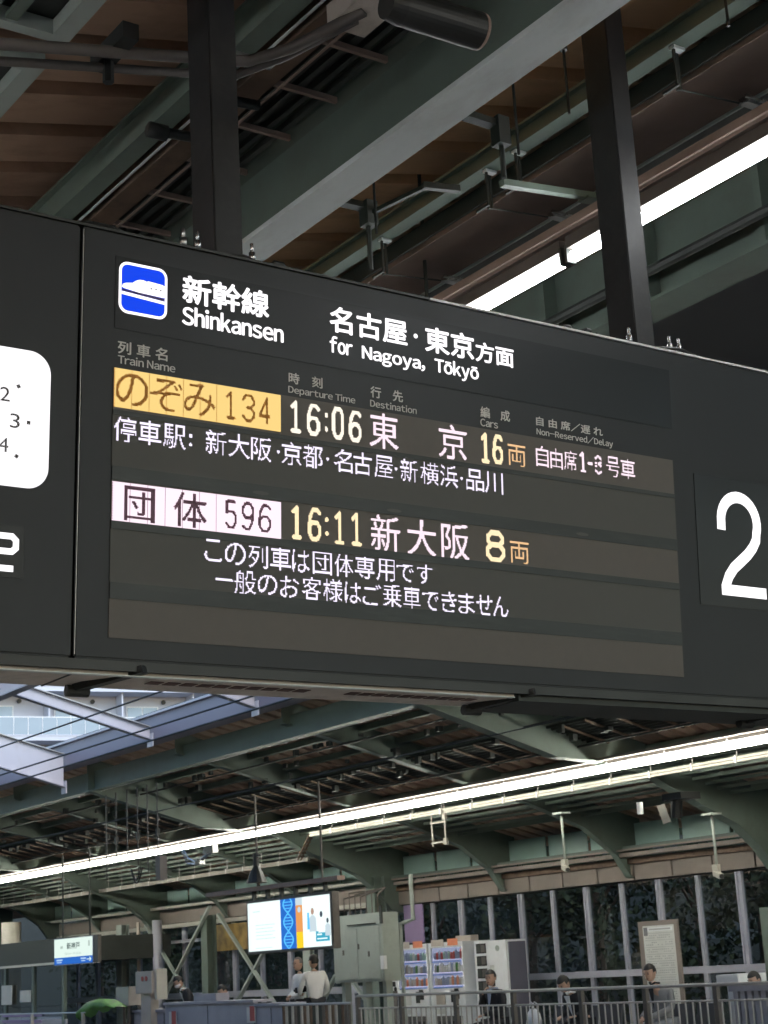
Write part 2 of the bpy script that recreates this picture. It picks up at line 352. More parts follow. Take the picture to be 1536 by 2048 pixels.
# brackets with small bright clips on the duct
def clip(y, label):
    t = thing('pipe_bracket', label, 'bracket', (4.5, y, 5.0), 'pipe brackets under the brown duct')
    b = MB(); b.box((4.435, y-.01, 4.83), (4.445, y+.0, 5.02)); b.box((4.47, y+.01, 4.85), (4.48, y+.02, 5.02)); b.box((4.41, y-.04, 4.83), (4.42, y+.05, 4.84)); b.build('hanger', 'dark', t)
    B((4.43, y-.02, 5.012), (4.49, y+.01, 5.024)).build('bolt_plate', 'flange', t)
    MB().tube([(4.44, y, 4.84), (4.86, y+.01, 4.885)], .004, 6).build('tie_rod', 'dark', t)
    b = MB(); b.box((4.80, y-.03, 4.87), (4.93, y+.01, 4.895)); b.box((4.77, y-.06, 4.868), (4.90, y-.05, 4.882)); b.build('clamp', 'chrome', t)
    t.location = (4.5*1.0606, y*1.0606, 1.6+3.4*1.0606); t.scale = (1.06, 1.06, 1.06)
clip(6.16, 'small pipe bracket with bright clip nearest the top edge of the sign')
clip(5.33, 'left one of the two close pipe brackets with bright clips beside a grey arm')
clip(5.12, 'right one of the two close pipe brackets, its clip under the grey arm')
clip(4.13, 'pipe bracket with bright clip right of the right hanging post')
for (x0, y0, z1, z0, wd) in ((4.1, 5.72, 5.3, 4.80, 'leftmost'), (4.08, 4.68, 5.25, 4.72, 'second from left'), (4.30, 4.60, 5.3, 4.92, 'third from left'), (4.40, 3.80, 5.3, 4.93, 'rightmost')):
    t = MB(); t.tube([(x0, y0, z1), (x0, y0, z0)], .006, 6); t.tube([(x0, y0, z1-.02), (x0, y0, z1-.09)], .018, 6)
    tag(t.build('hanging_rod', 'black'), wd+' thin black rod hanging from the canopy above the sign', 'rod', 'thin rods hanging from the canopy')
t = MB(); t.bar((4.25, 5.55, 5.0), (4.42, 5.5, 5.0), .03, .03); t.bar((3.95, 5.95, 5.05), (4.2, 5.93, 5.04), .05, .03); t.bar((4.2, 5.92, 5.0), (4.27, 5.54, 5.0), .02, .02); t.box((4.17, 5.88, 4.94), (4.23, 5.95, 5.06))
t.tube([(4.2, 5.92, 4.96), (4.2, 5.92, 4.72)], .012, 6)
tag(t.build('junction_bracket', 'dark'), 'dark junction box on an arm beside the pale girder, above the sign', 'bracket')
t = MB(); t.bar((3.9, 5.0, 5.05), (4.25, 4.98, 5.03), .05, .03); t.box((4.21, 4.94, 4.93), (4.27, 5.0, 5.06)); t.tube([(4.24, 4.97, 4.95), (4.24, 4.97, 4.78)], .012, 6)
tag(t.build('junction_bracket', 'dark'), 'dark junction box on an arm close beside the right hanging post', 'bracket')
t = MB(); t.bar((4.42, 5.2, 4.90), (4.98, 5.2, 4.96), .035, .03); t.bar((4.9, 5.2, 4.935), (5.06, 5.2, 4.95), .07, .012)
tag(t.build('lamp_arm', 'green'), 'grey arm ending in a bright plate left of the right post', 'bracket')

# louvred light panels and pipes at the top left
for (y0, y1, lb) in ((3.3, 5.02, 'louvred green ceiling grille in the top left corner above the pipes'), (5.20, 6.2, 'louvred green ceiling grille below the two pipes at the left')):
    t = thing('ceiling_grille', lb, 'grille', (1.9, y0, 4.85))
    zz = 4.86
    b = MB(); b.box((1.2, y0, zz), (2.27, y0+.05, zz+.06)); b.box((1.2, y1-.05, zz), (2.27, y1, zz+.06)); b.box((2.20, y0+.05, zz), (2.27, y1-.05, zz+.06)); b.box((1.2, y0+.05, zz), (1.26, y1-.05, zz+.06)); b.build('frame', 'green_lt', t)
    x = 1.30
    while x < 2.10: B((x, y0+.05, zz+.012), (x+.045, y1-.05, zz+.03)).build('slat', 'green', t); x += .09
    B((1.21, y0+.01, zz+.062), (2.26, y1-.01, zz+.07)).build('backing', 'black', t)
for (dy, dz, rr) in ((0, 0, .022), (.10, -.01, .017)):
    p = [(1.0, 4.70+dy, 4.40+dz), (2.62, 4.72+dy, 4.76+dz), (2.85, 4.72+dy, 4.81+dz), (2.98, 4.62+dy*.5, 4.85+dz), (3.12, 4.35+dy*.5, 4.90+dz)]
    tag(MB().tube(p, rr).build('ceiling_pipe', 'pipe', smooth=True), ('thicker upper' if dy == 0 else 'thinner lower')+' pipe crossing behind the left sign post below the brown deck', 'pipe')
t = MB(); t.box((2.30, 4.62, 4.70), (2.36, 4.88, 4.76)); t.tube([(2.33, 4.80, 4.74), (2.33, 4.80, 4.62)], .02, 6)
tag(t.build('pipe_clamp', 'black'), 'black clamp holding the two pipes at the end of the grille', 'clamp')
tag(MB().tube([(1.0, 4.35, 4.55), (2.7, 3.95, 4.80)], .016).build('thin_conduit', 'green', smooth=True), 'thin green conduit slanting across the top left corner', 'pipe')
tag(B((3.06, 4.18, 4.9), (3.22, 4.5, 4.985)).build('junction_box', 'under'), 'pale junction box where the pipes bend up beside the girder', 'box')
tag(MB().box((2.78, 4.74, 4.84), (2.98, 4.78, 4.855)).build('steel_plate', 'chrome'), 'thin bright steel plate right of the left hanging post', 'plate')
for (px, py, L, wd) in ((2.90, 5.55, .24, 'lower'), (2.98, 5.2, .2, 'upper')):
    t = MB(); t.tube([(px, py, 4.93), (px+L, py, 4.95)], .022); t.tube([(px-.03, py, 4.93), (px+.05, py, 4.93)], .034)
    tag(t.build('spotlight', 'black', smooth=True), wd+' black spotlight barrel under the purlin left of the left post', 'spotlight', 'black spotlights under the left purlin')
# cylinder loudspeaker at the very top
P1 = on('Z', 800, 15, 4.42); P2 = on('Z', 955, 62, 4.42); ax = (P2-P1).normalized()
t = thing('cylinder_speaker', 'dark cylindrical loudspeaker hanging at the top edge in front of the girder', 'loudspeaker', P1)
MB().tube([P1-ax*.05, P1, P2-ax*.012, P2], [.048, .056, .060, .060], 28).build('body', 'black', t, smooth=False)
MB().tube([P2+ax*.0005, P2+ax*.012], [.061, .058], 28).build('end_ring', 'duct', t)
MB().box((P1.x+.02, P1.y-.02, P1.z+.05), (P1.x+.07, P1.y+.02, 5.2)).build('bracket', 'black', t)

# fluorescent batten row of the near canopy
def batten_near(y0, L, label, first=[None]):
    if first[0]: return copy_tree(first[0], (0, y0-first[0].location.y, 0), label)
    x, z = 4.92, 4.70
    t = thing('fluorescent_light', label, 'light', (x, y0, z), 'fluorescent lights above the sign')
    b = MB(); b.box((x-.026, y0+.015, z+.04), (x+.026, y0+L-.015, z+.10)); b.build('housing', 'pipe', t)
    MB().tube([(x, y0+.035, z), (x, y0+L-.035, z)], .027, 14).build('tube', 'tube_near', t, smooth=True)
    for yy in (y0+.005, y0+L-.02): MB().box((x-.028, yy, z-.026), (x+.028, yy+.016, z+.06)).build('end_cap', 'dark', t)
    first[0] = t; return t
LBL = ['lit tube light entering at the right edge above the sign', 'short looking lit tube just left of the right hanging post', 'lit tube light running down to the top edge of the sign']
for i, k in enumerate(range(-9, 9)):
    y0 = 3.99+k*1.378
    lb = {0: 'lit tube light cut in two by the right hanging post', -1: LBL[0], 1: LBL[2]}.get(k, 'lit tube light '+ORD[abs(k)]+(' behind the camera' if k < 0 else ' beyond the sign')+' in the near canopy row')
    batten_near(y0, 1.365, lb)
B_ROW = []  # second lamp row, added out of view to brighten sign front and ceiling
for i in range(22):
    o = copy_tree([q for q in bpy.data.objects if q.name == 'fluorescent_light'][0], (-5.5, 0, -.75), 'lit tube light '+ORD[i]+' in the row over the waiting side behind the camera')
    o.location.y = -8.6+i*1.378
b = MB(); b.box((4.875, -14, 4.83), (4.89, 30, 4.87)); b.box((4.95, -14, 4.83), (5.10, 30, 4.87)); b.box((4.89, -14, 4.815), (4.95, 30, 4.845))
tag(b.build('lighting_rail', 'duct'), 'long metal rail carrying the tube lights of the near canopy', 'rail')
b = MB()
for y in [-6+2.49*i for i in range(12)]: b.tube([(4.92, y, 4.87), (4.92, y, zc(4.92)+.15)], .01, 6)
tag(b.build('rail_hangers', 'dark', kind='stuff'), 'thin hangers of the lighting rail', 'hangers')
# dark roof over the tracks beyond the canopy edge, lengthened to cut sky light
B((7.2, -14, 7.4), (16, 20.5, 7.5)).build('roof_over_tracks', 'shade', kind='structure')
B((7.2, 20.5, 6.80), (9.6, 60, 6.88)).build('roof_over_tracks', 'dark', kind='structure')  # unseen slab added to keep sky light off the far canopy
b = MB(); b.bar((7.2, 12.2, 7.32), (14, 12.6, 7.32), .12, .12); b.bar((7.2, 8.0, 7.3), (14, 8.4, 7.3), .1, .12)
tag(b.build('cross_member', 'rust'), 'dark cross beams under the roof over the tracks', 'beam')

# ================================================================== DEPARTURE SIGN
SY, SZ, ST = 4.4, 2.5, .068
cs, sn = math.cos(ST), math.sin(ST)
def SP(u, v, d=0.): return (u, SY-sn*v-d*cs, SZ+cs*v-d*sn)
def uv(x, y):
    n = Vector((0, -cs, -sn)); P = Vector((0, SY, SZ)); dd = ray(x, y); t = (P-EYE).dot(n)/dd.dot(n); Q = EYE+dd*t-P
    return Q.x, Q.dot(Vector((0, -sn, cs)))
def pxx(u, v):
    q = Vector(SP(u, v))-EYE; return 768+FPX*q.dot(CR)/q.dot(CF)
def U(x, v):
    a, b2 = 0., 8.
    for _ in range(40):
        c = (a+b2)/2
        if pxx(c, v) < x: a = c
        else: b2 = c
    return a
def sbox(mb, u0, u1, v0, v1, d0, d1):
    vs = [SP(u, v, d) for d in (d0, d1) for (u, v) in ((u0, v0), (u1, v0), (u1, v1), (u0, v1))]
    return mb.mesh(vs, [(0,3,2,1),(4,5,6,7),(0,1,5,4),(1,2,6,5),(2,3,7,6),(3,0,4,7)])
sg = thing('departure_sign', 'large dark hanging departure board with train times in lit dot letters', 'sign', (3.7, 4.5, 2.5))
for (u0, u1) in ((.95, 1.996), (2.004, 6.7)):
    o = sbox(MB(), u0, u1, 0, 1.31, -.26, 0).build('housing', 'signbody', sg, bevel=.006)
sbox(MB(), 1.9955, 2.0045, .01, 1.30, -.2, -.03).build('seam', 'black', sg)
sbox(MB(), 2.0045, 2.0065, .01, 1.30, .0005, .0015).build('seam_edge', 'rail', sg)
# lid over the top with a bright edge on the right
sbox(MB(), .95, 6.7, 1.311, 1.325, -.27, -.012).build('top_lid', 'black', sg)
sbox(MB(), 3.3, 6.7, 1.311, 1.319, -.011, .004).build('top_trim', 'white', sg)
sbox(MB(), .95, 3.298, 1.311, 1.319, -.011, .003).build('top_trim', 'black', sg)
# underside: bottom lip, pale vent panels, seam and latches
sbox(MB(), .95, 6.7, -.03, -.001, -.05, -.004).build('bottom_lip', 'black', sg)
ub = MB(); ub.box((.95, 4.43, 2.463), (3.64, 4.66, 2.475)); up = ub.build('vent_panel', 'under', sg)
ub = MB(); ub.box((3.66, 4.43, 2.45), (6.7, 4.68, 2.475)); ub.build('underside_panel', 'dark', sg)
MB().box((.95, 4.425, 2.459), (3.64, 4.445, 2.4625)).build('panel_lip', 'flange', sg)
for (a, b_, n) in ((2.30, 2.88, 10), (3.02, 3.55, 10)):
    for i in range(n):
        x = a+(b_-a)*i/n; B((x, 4.50, 2.4605), (x+(b_-a)/n*.76, 4.545, 2.4625)).build('vent_slot', 'slot', sg)
B((2.015, 4.43, 2.4602), (2.022, 4.66, 2.4625)).build('panel_seam', 'dark', sg)
def latch(x, lb=None):
    b = MB(); b.bar((x+.13, 4.40, 2.478), (x, 4.60, 2.448), .035, .022); b.tube([(x-.03, 4.60, 2.44), (x+.04, 4.60, 2.44)], .018, 10); o = b.build('latch', 'black', sg); return o
latch(2.10); latch(3.58); latch(4.93); latch(1.55)
# bolts and cable bits on top
for x in (2.41, 2.61, 2.36, 4.26, 4.47, 4.52):
    b = MB(); p = Vector(SP(x, 1.325, -.03)); b.tube([p, p+Vector((0, 0, .03))], .011, 8); b.tube([p+Vector((0, 0, .03)), p+Vector((0, 0, .062))], .006, 8); b.build('anchor_bolt', 'chrome', sg, smooth=True)
b = MB()
for (xa, xb) in ((1.8, 2.4), (2.3, 2.75), (3.9, 4.15), (4.1, 4.9), (4.6, 5.3)):
    pts = [Vector(SP(xa+(xb-xa)*i/10, 1.327+.010*math.sin(i*1.3+xa*5), -.04-.03*math.sin(i*.9))) for i in range(11)]; b.tube(pts, .006, 6)
b.build('loose_cable', 'black', sg, kind='stuff')
for x in (2.72, 3.96): MB().tube([SP(x-.03, 1.325, -.05), SP(x-.015, 1.345, -.05), SP(x+.015, 1.345, -.05), SP(x+.03, 1.325, -.05)], .009, 6).build('cable_loop', 'black', sg, smooth=True)

def prt(name, mtl, fn, d0=.0008, parent=sg):
    mb = MB(); fn(mb, d0); return mb.build(name, mtl, parent)
# header glass and column band
sbox(MB(), 2.112, 4.425, 1.005, 1.236, .0005, .0025).build('header_glass', 'header', sg)
def tx(s, L, Rr, T, Bt, off=0., latin=False, mtl='lit', d=.0032, name='lettering'):
    """L,R: x pixels of the ends; T,B: measured points on the top and bottom (or baseline) of the lettering"""
    v1 = uv(*T)[1]; v0 = uv(*Bt)[1]; vm = (v0+v1)/2; mb = MB()
    text_in(mb, s, U(L, vm), U(Rr, vm), v0, v1, lambda a, b_: SP(a, b_, d), off, latin); return mb.build(name, mtl, sg)
tx('新幹線', 365.4, 536, (380.5, 553), (522.7, 634.5), .026)
tx('Shinkansen', 364.3, 565, (377.7, 617), (561, 684.5), .026, True)
tx('名古屋', 659.3, 812.3, (680.4, 616.3), (808, 691), .024)
tx('・', 826.3, 834.3, (830, 668), (830, 677), .0)
tx('東京', 849.7, 945.7, (868, 656), (937.6, 718.8), .024)
tx('方面', 950.6, 1025.5, (960.4, 685.3), (1020.6, 735), .024)
tx('for', 659.3, 703.2, (667.4, 676.5), (700, 711.5), .026, True)
tx('Nagoya,', 723.7, 848, (726, 692.8), (836.7, 737.5), .026, True)
tx('Tōkyō', 869, 955.5, (872.5, 718.8), (950.6, 758.5), .026, True)
for a in (('列 車 名', 235.5, 334, (241, 682), (328.5, 722), 0.02, False), ('Train Name', 235.5, 349.8, (241, 711.5), (347.7, 745), .018, True),
          ('時　刻', 577, 644, (579.5, 745), (638, 776.4), .02, False), ('Departure Time', 576.3, 709.7, (579.5, 772.5), (706.5, 806.7), .018, True),
          ('行　先', 740.7, 804.8, (748.8, 773.5), (800.9, 804.4), .02, False), ('Destination', 740, 832.5, (742.3, 800.2), (830.2, 827.9), .018, True),
          ('編　成', 960.4, 1018.8, (964.9, 813.4), (1015.8, 843.4), .02, False), ('Cars', 960.4, 994.9, (964.9, 838), (993.4, 857), .018, True),
          ('自 由 席／遅 れ', 1071.8, 1204.5, (1078.7, 834), (1201.5, 872.7), .02, False), ('Non-Reserved/Delay', 1072.7, 1224.9, (1075.7, 857.5), (1221, 893.5), .018, True)):
    tx(*a, mtl='print', d=.0018)
# pictogram
pu0, pu1 = U(236.6, 1.12), U(333.3, 1.12); pv1 = uv(247.3, 522.9)[1]; pv0 = uv(321.8, 640.1)[1]
def rr(u0, u1, v0, v1, r, n=6):
    out = []
    for (cx, cy, a0) in ((u1-r, v1-r, 0), (u0+r, v1-r, 90), (u0+r, v0+r, 180), (u1-r, v0+r, 270)):
        out += [(cx+r*math.cos(R(a0+90*i/n)), cy+r*math.sin(R(a0+90*i/n))) for i in range(n+1)]
    return out
def flat(name, mtl, poly, d, parent=sg): return MB().face([SP(a, b_, d) for a, b_ in poly]).build(name, mtl, parent)
pic = flat('pictogram', 'lit', rr(pu0, pu1, pv0, pv1, .03), .0032)
W_, H_ = pu1-pu0, pv1-pv0
q = lambda a, b_: (pu0+W_*a, pv0+H_*b_)
flat('pictogram_field', 'litblue', rr(pu0+.0085, pu1-.0085, pv0+.0085, pv1-.0085, .022), .0036, pic)
flat('pictogram_train', 'lit', [q(.06, .50), q(.10, .478), q(.40, .445), q(.93, .43), q(.945, .46), q(.945, .66), q(.90, .68), q(.60, .70), q(.57, .685), q(.50, .70), q(.42, .695), q(.34, .66), q(.28, .61), q(.14, .585), q(.08, .555)], .0040, pic)
flat('pictogram_shadow', mat('pictogram_violet', (.06, .035, .22), .4), [q(.057, .46), q(.057, .42), q(.943, .365), q(.943, .42)], .0040, pic)
flat('pictogram_stripe', 'lit', [q(.057, .415), q(.057, .355), q(.943, .30), q(.943, .36)], .0044, pic)
for a in (.66, .76, .86): flat('pictogram_window', 'grey', [(q(a+.018*math.cos(t), .565+.022*math.sin(t))) for t in [k*math.pi/4 for k in range(8)]], .0048, pic)

# LED field: bands, then dots on a grid
DU, DV, U0 = .583/160, .0038, 2.112
vr = lambda x, y: uv(x, y)[1]
bands = [('band_main', .882, .750), ('band_gap', .750, .735), ('band_sub', .735, vr(1351, 1079.4)), ('band_gap', vr(1351, 1079.4), .535), ('band_main', .535, vr(1355, 1167)),
         ('band_gap', vr(1355, 1167), vr(1356, 1180)), ('band_sub', vr(1356, 1180), vr(1360.6, 1265.4)), ('band_gap', vr(1360.6, 1265.4), vr(1363, 1291.7)), ('band_main', vr(1363, 1291.7), .064)]
NM = {'band_main': 'led_panel', 'band_sub': 'led_panel', 'band_gap': 'cover_strip'}
for (mtl, a, b_) in bands:
    d = .0035 if mtl != 'band_gap' else .0060
    sbox(MB(), U0-.002 if mtl != 'band_gap' else U0-.001, 4.418, b_, a, .0005, d).build(NM[mtl], mtl, sg)
for x in (4.4215,): sbox(MB(), 4.4195, 4.4245, .062, .885, .0004, .0012).build('seam', 'black', sg)
for (u, v) in ((2.62, .551), (3.13, .549), (3.95, .551)): flat('lock_cap', 'band_sub', [(u+.03*math.cos(t), v+.006*math.sin(t)) for t in [k*math.pi/6 for k in range(12)]], .0064)

def raster(s, u0, u1, v0, v1, vtop, lit, off=0., latin=False, thr=None):
    if off: raster(s, u0+.5*DU, u1+.5*DU, v0, v1, vtop, lit); raster(s, u0, u1, v0-.4*DV, v1-.4*DV, vtop, lit)
    off = 0.
    """mark the dots of the grid (origin U0, vtop) covered by the outline fitted to the box"""
    vs, fs = glyph(s, off); xs = [p[0] for p in vs]; ys = [p[1] for p in vs]; x0, x1, y0, y1 = min(xs), max(xs), min(ys), max(ys)
    if x1-x0 < .1: x0 -= .05; x1 += .05
    P = [((u0+(p[0]-x0)/(x1-x0)*(u1-u0)-U0)/DU, (vtop-(v0+(p[1]-y0)/(y1-y0)*(v1-v0)))/DV) for p in vs]
    for f in fs:
        for t in range(1, len(f)-1):
            a, b_, c = P[f[0]], P[f[t]], P[f[t+1]]
            den = (b_[0]-a[0])*(c[1]-a[1])-(c[0]-a[0])*(b_[1]-a[1])
            if abs(den) < 1e-9: continue
            for j in range(int(min(a[1], b_[1], c[1])-.5), int(max(a[1], b_[1], c[1])+1)+1):
                for i in range(int(min(a[0], b_[0], c[0])-.5), int(max(a[0], b_[0], c[0])+1)+1):
                    px, py = i+.5-a[0], j+.5-a[1]
                    l1 = (px*(c[1]-a[1])-(c[0]-a[0])*py)/den; l2 = ((b_[0]-a[0])*py-px*(b_[1]-a[1]))/den
                    if l1 >= -.001 and l2 >= -.001 and l1+l2 <= 1.001: lit.add((i, j))
STROKES = {'0': [[(0,.8),(0,.2),(.25,0),(.75,0),(1,.2),(1,.8),(.75,1),(.25,1),(0,.8)]],
 '1': [[(.05,.84),(.5,1),(.5,0)],[(.1,0),(.9,0)]],
 '3': [[(0,.82),(.25,1),(.75,1),(1,.82),(1,.66),(.7,.52),(.4,.52)],[(.7,.52),(1,.36),(1,.18),(.75,0),(.25,0),(0,.17)]],
 '4': [[(.95,.27),(0,.27),(.72,1),(.72,0)]],
 '5': [[(.9,1),(.05,1),(.05,.55),(.3,.62),(.75,.62),(1,.45),(1,.18),(.75,0),(.25,0),(0,.13)]],
 '6': [[(1,.9),(.75,1),(.35,1),(.08,.75),(0,.5),(0,.18),(.25,0),(.75,0),(1,.18),(1,.4),(.75,.56),(.3,.56),(.02,.42)]],
 '8': [[(.25,.54),(.05,.68),(.05,.85),(.28,1),(.72,1),(.95,.85),(.95,.68),(.75,.54),(.25,.54),(0,.38),(0,.16),(.25,0),(.75,0),(1,.16),(1,.38),(.75,.54)]],
 '9': [[(0,.1),(.25,0),(.65,0),(.92,.25),(1,.5),(1,.82),(.75,1),(.25,1),(0,.82),(0,.6),(.25,.44),(.7,.44),(.98,.58)]],
 'h': [[(.05,.85),(.5,1),(.95,.85)],[(.95,.66),(.55,.56),(.9,.45)],[(.05,.6),(.2,.58)],[(0,.16),(.5,0),(.95,.14)],[(.05,.42),(.12,.42)]],
 '-': [[(0,.5),(1,.5)]], ':': [[(.5,.2),(.5,.24)],[(.5,.78),(.5,.82)]], '.': [[(.5,.5),(.52,.5)]]}
def strokes(ch, u0, u1, v0, v1, vtop, lit, th):
    i0, i1 = (u0-U0)/DU, (u1-U0)/DU; j1, j0 = (vtop-v0)/DV, (vtop-v1)/DV; h = th/2
    i0 += h; i1 -= h; j0 += h; j1 -= h
    for pl in STROKES[ch]:
        P = [(i0+a*(i1-i0), j1-b_*(j1-j0)) for a, b_ in pl]
        for a, b_ in zip(P, P[1:]):
            L2 = (b_[0]-a[0])**2+(b_[1]-a[1])**2 or 1e-9
            for j in range(int(min(a[1], b_[1])-h-1), int(max(a[1], b_[1])+h+2)):
                for i in range(int(min(a[0], b_[0])-h-1), int(max(a[0], b_[0])+h+2)):
                    t = max(0, min(1, ((i+.5-a[0])*(b_[0]-a[0])+(j+.5-a[1])*(b_[1]-a[1]))/L2))
                    if (i+.5-a[0]-t*(b_[0]-a[0]))**2+(j+.5-a[1]-t*(b_[1]-a[1]))**2 <= h*h: lit.add((i, j))
def dots(name, lit, vtop, mtl, d=.0044, g=.06):
    mb = MB(); rows = {}
    for (i, j) in lit: rows.setdefault(j, []).append(i)
    for j, L in rows.items():
        L = sorted(L); k = 0
        while k < len(L):
            e = k
            while e+1 < len(L) and L[e+1] == L[e]+1: e += 1
            a, b_ = U0+(L[k]+g)*DU, U0+(L[e]+1-g)*DU; t, bt = vtop-(j+g)*DV, vtop-(j+1-g)*DV
            mb.face([SP(a, bt, d), SP(b_, bt, d), SP(b_, t, d), SP(a, t, d)]); k = e+1
    return mb.build(name, mtl, sg)
def led_row(items, vtop, v1, v0, mtl, th=2.2, name='led_text'):
    """items: (char, x pixel left, x pixel right[, v1, v0])"""
    lit = set()
    for it in items:
        ch, L, Rr = it[:3]; a1, a0 = (it[3], it[4]) if len(it) > 3 else (v1, v0); vm = (a0+a1)/2; u0, u1 = U(L, vm), U(Rr, vm)
        lit = set()
        if ch in STROKES: strokes(ch, u0, u1, a0, a1, vtop, lit, th)
        else: raster(ch, u0, u1, a0, a1, vtop, lit, it[5] if len(it) > 5 else 0.)
        dots('led_character', lit, vtop, mtl)
def V(pt): return uv(*pt)[1]
z1 = lambda x, y: (200+x/3.657, 480+y/3.657)
z2 = lambda x, y: (560+x/3.072, 600+y/3.072)
z3 = lambda x, y: (920+x/3.339, 720+y/3.339)
z4 = lambda x, y: (200+x/3.657, 900+y/3.657)
z5 = lambda x, y: (560+x/2.954, 980+y/2.954)
# yellow and white name fields with dark letters
def field(vtop, chars, mf, moff, vb):
    off = set()
    for c in chars:
        if c[0] in STROKES: strokes(c[0], U0+c[1]*DU, U0+c[2]*DU, vtop-c[4]*DV, vtop-c[3]*DV, vtop, off, 2.4)
        else: raster(c[0], U0+c[1]*DU, U0+c[2]*DU, vtop-c[4]*DV, vtop-c[3]*DV, vtop, off, c[5] if len(c) > 5 else 0.)
    lit = {(i, j) for i in range(160) for j in range(32)}-off
    sbox(MB(), U0, U0+160*DU, vtop-32*DV, vtop, .0036, .0040).build('led_module', moff, sg)
    mb = MB(); rows = {}
    for (i, j) in lit: rows.setdefault(j, []).append(i)
    for j, L in rows.items():
        L = sorted(L); k = 0
        while k < len(L):
            e = k
            while e+1 < len(L) and L[e+1] == L[e]+1 and L[e+1] % 16: e += 1
            gl = .45 if L[k] % 16 == 0 and L[k] <= 96 else .02; gb = .0
            if L[k] == 0: gl = .9 if j % 2 else .2
            a, b_ = U0+(L[k]+gl)*DU, U0+(L[e]+1-gb)*DU; t, bt = vtop-j*DV, vtop-(j+1)*DV
            mb.face([SP(a, bt, .0046), SP(b_, bt, .0046), SP(b_, t, .0046), SP(a, t, .0046)]); k = e+1
    mb.build('led_field', mf, sg)
field(.880, [('の', 1.5, 31.5, 3, 29.5, .0), ('ぞ', 33, 63.5, 2.5, 29.5, .0), ('み', 64.5, 95, 2, 29), ('1', 105, 115.5, 4, 27.5), ('3', 121, 134, 4, 27.5), ('4', 137.5, 150, 4, 27.5)], 'ledyb', 'yfield', 0)
field(.530, [('団', 11, 38, 2.5, 29.5, .004), ('体', 56, 87, 2, 30, .004), ('5', 105, 116, 3.5, 27), ('9', 121, 133, 3.5, 27), ('6', 137.5, 150, 3.5, 27)], 'ledrose', 'wfield', 0)
def it(ch, z, L, Rr, T, Bt, off=0.): return (ch, z(L, 0)[0], z(Rr, 0)[0], V(z(*T)), V(z(*Bt)), off)
VT = .880
led_row([it('1', z2, 57, 130, (90, 618), (100, 820)), it('6', z2, 160, 242, (200, 640), (205, 835)), it(':', z2, 262, 298, (280, 670), (280, 840)), it('0', z2, 315, 390, (350, 660), (360, 858)),
         it('6', z2, 418, 497, (455, 680), (455, 875))], VT, 0, 0, 'ledwm', 3.5)
led_row([it('東', z2, 545, 722, (635, 700), (640, 912), .012), it('京', z2, 970, 1140, (1055, 770), (1045, 978), .012)], VT, 0, 0, 'ledpink')
led_row([it('1', z3, 133, 195, (165, 487), (170, 690)), it('6', z3, 212, 283, (250, 500), (250, 698))], VT, 0, 0, 'ledy', 3.7)
led_row([it('両', z3, 315, 432, (370, 570), (370, 712))], VT, 0, 0, 'ledo')
led_row([it('自', z3, 503, 588, (545, 578), (540, 715)), it('由', z3, 597, 678, (635, 590), (640, 727)), it('席', z3, 688, 776, (735, 605), (730, 740)), it('1', z3, 793, 838, (815, 615), (820, 752)),
         it('-', z3, 845, 882, (862, 640), (862, 745)), it('h', z3, 893, 945, (915, 635), (925, 770)), it('号', z3, 972, 1062, (1015, 650), (1010, 783)), it('車', z3, 1068, 1165, (1115, 665), (1110, 797))], VT, 0, 0, 'ledpink', 2.4)
va, vb = V(z1(190, 1300)), V(z1(182, 1478))
X1 = lambda x: z1(x, 0)[0]; X2 = lambda x: z2(x, 0)[0]; X4 = lambda x: z4(x, 0)[0]; X5 = lambda x: z5(x, 0)[0]
dot = lambda x: ('.', x-6, x+6, (va+vb)/2+.012, (va+vb)/2-.012)
led_row([('停', X1(95), X1(265)), ('車', X1(278), X1(440)), ('駅', X1(458), X1(622)), ('.', X1(645), X1(672), va-.022, va-.034), ('.', X1(645), X1(672), vb+.026, vb+.014),
         ('新', X1(765), X1(920)), ('大', X1(935), X1(1090)), ('阪', X1(1100), X1(1250)), dot(555), ('京', X2(8), X2(128)), ('都', X2(138), X2(258)), dot(X2(290)),
         ('名', X2(325), X2(440)), ('古', X2(445), X2(560)), ('屋', X2(573), X2(690)), dot(X2(708)), ('新', X2(735), X2(840)), ('横', X2(858), X2(970)), ('浜', X2(978), X2(1088)), dot(X2(1110)),
         ('品', X2(1138), X2(1247)), ('川', X2(1252), X2(1365))], .735, va, vb, 'ledv', 3.0)
VT = .530
led_row([it('1', z5, 60, 128, (95, 92), (98, 292)), it('6', z5, 160, 240, (200, 108), (205, 303)), it(':', z5, 254, 290, (272, 140), (272, 300)), it('1', z5, 315, 380, (350, 127), (350, 322)),
         it('1', z5, 415, 482, (450, 137), (450, 332))], VT, 0, 0, 'ledy', 3.4)
led_row([it('新', z5, 532, 702, (585, 148), (590, 360), .008), it('大', z5, 748, 915, (830, 178), (830, 388), .012), it('阪', z5, 950, 1112, (1030, 200), (1030, 410), .01)], VT, 0, 0, 'ledpink')
led_row([it('8', z5, 1210, 1325, (1265, 240), (1265, 425))], VT, 0, 0, 'ledy', 4.4)
led_row([it('両', z5, 1355, 1465, (1410, 308), (1410, 435))], VT, 0, 0, 'ledo')
va, vb = V(z4(1300, 712)), V(z4(1300, 880))
led_row([('こ', X4(760), X4(885), va+.004, vb+.006), ('の', X4(908), X4(1060), va-.002, vb+.002), ('列', X4(1080), X4(1225)), ('車', X4(1240), X4(1390)), ('は', X4(1400), X5(170)), ('団', X5(190), X5(303)), ('体', X5(318), X5(430)),
         ('専', X5(440), X5(555)), ('用', X5(565), X5(675)), ('で', X5(685), X5(785), va-.012, vb+.004), ('す', X5(805), X5(895), va-.006, vb+.002)], vr(1356, 1180), va, vb, 'ledv', 2)
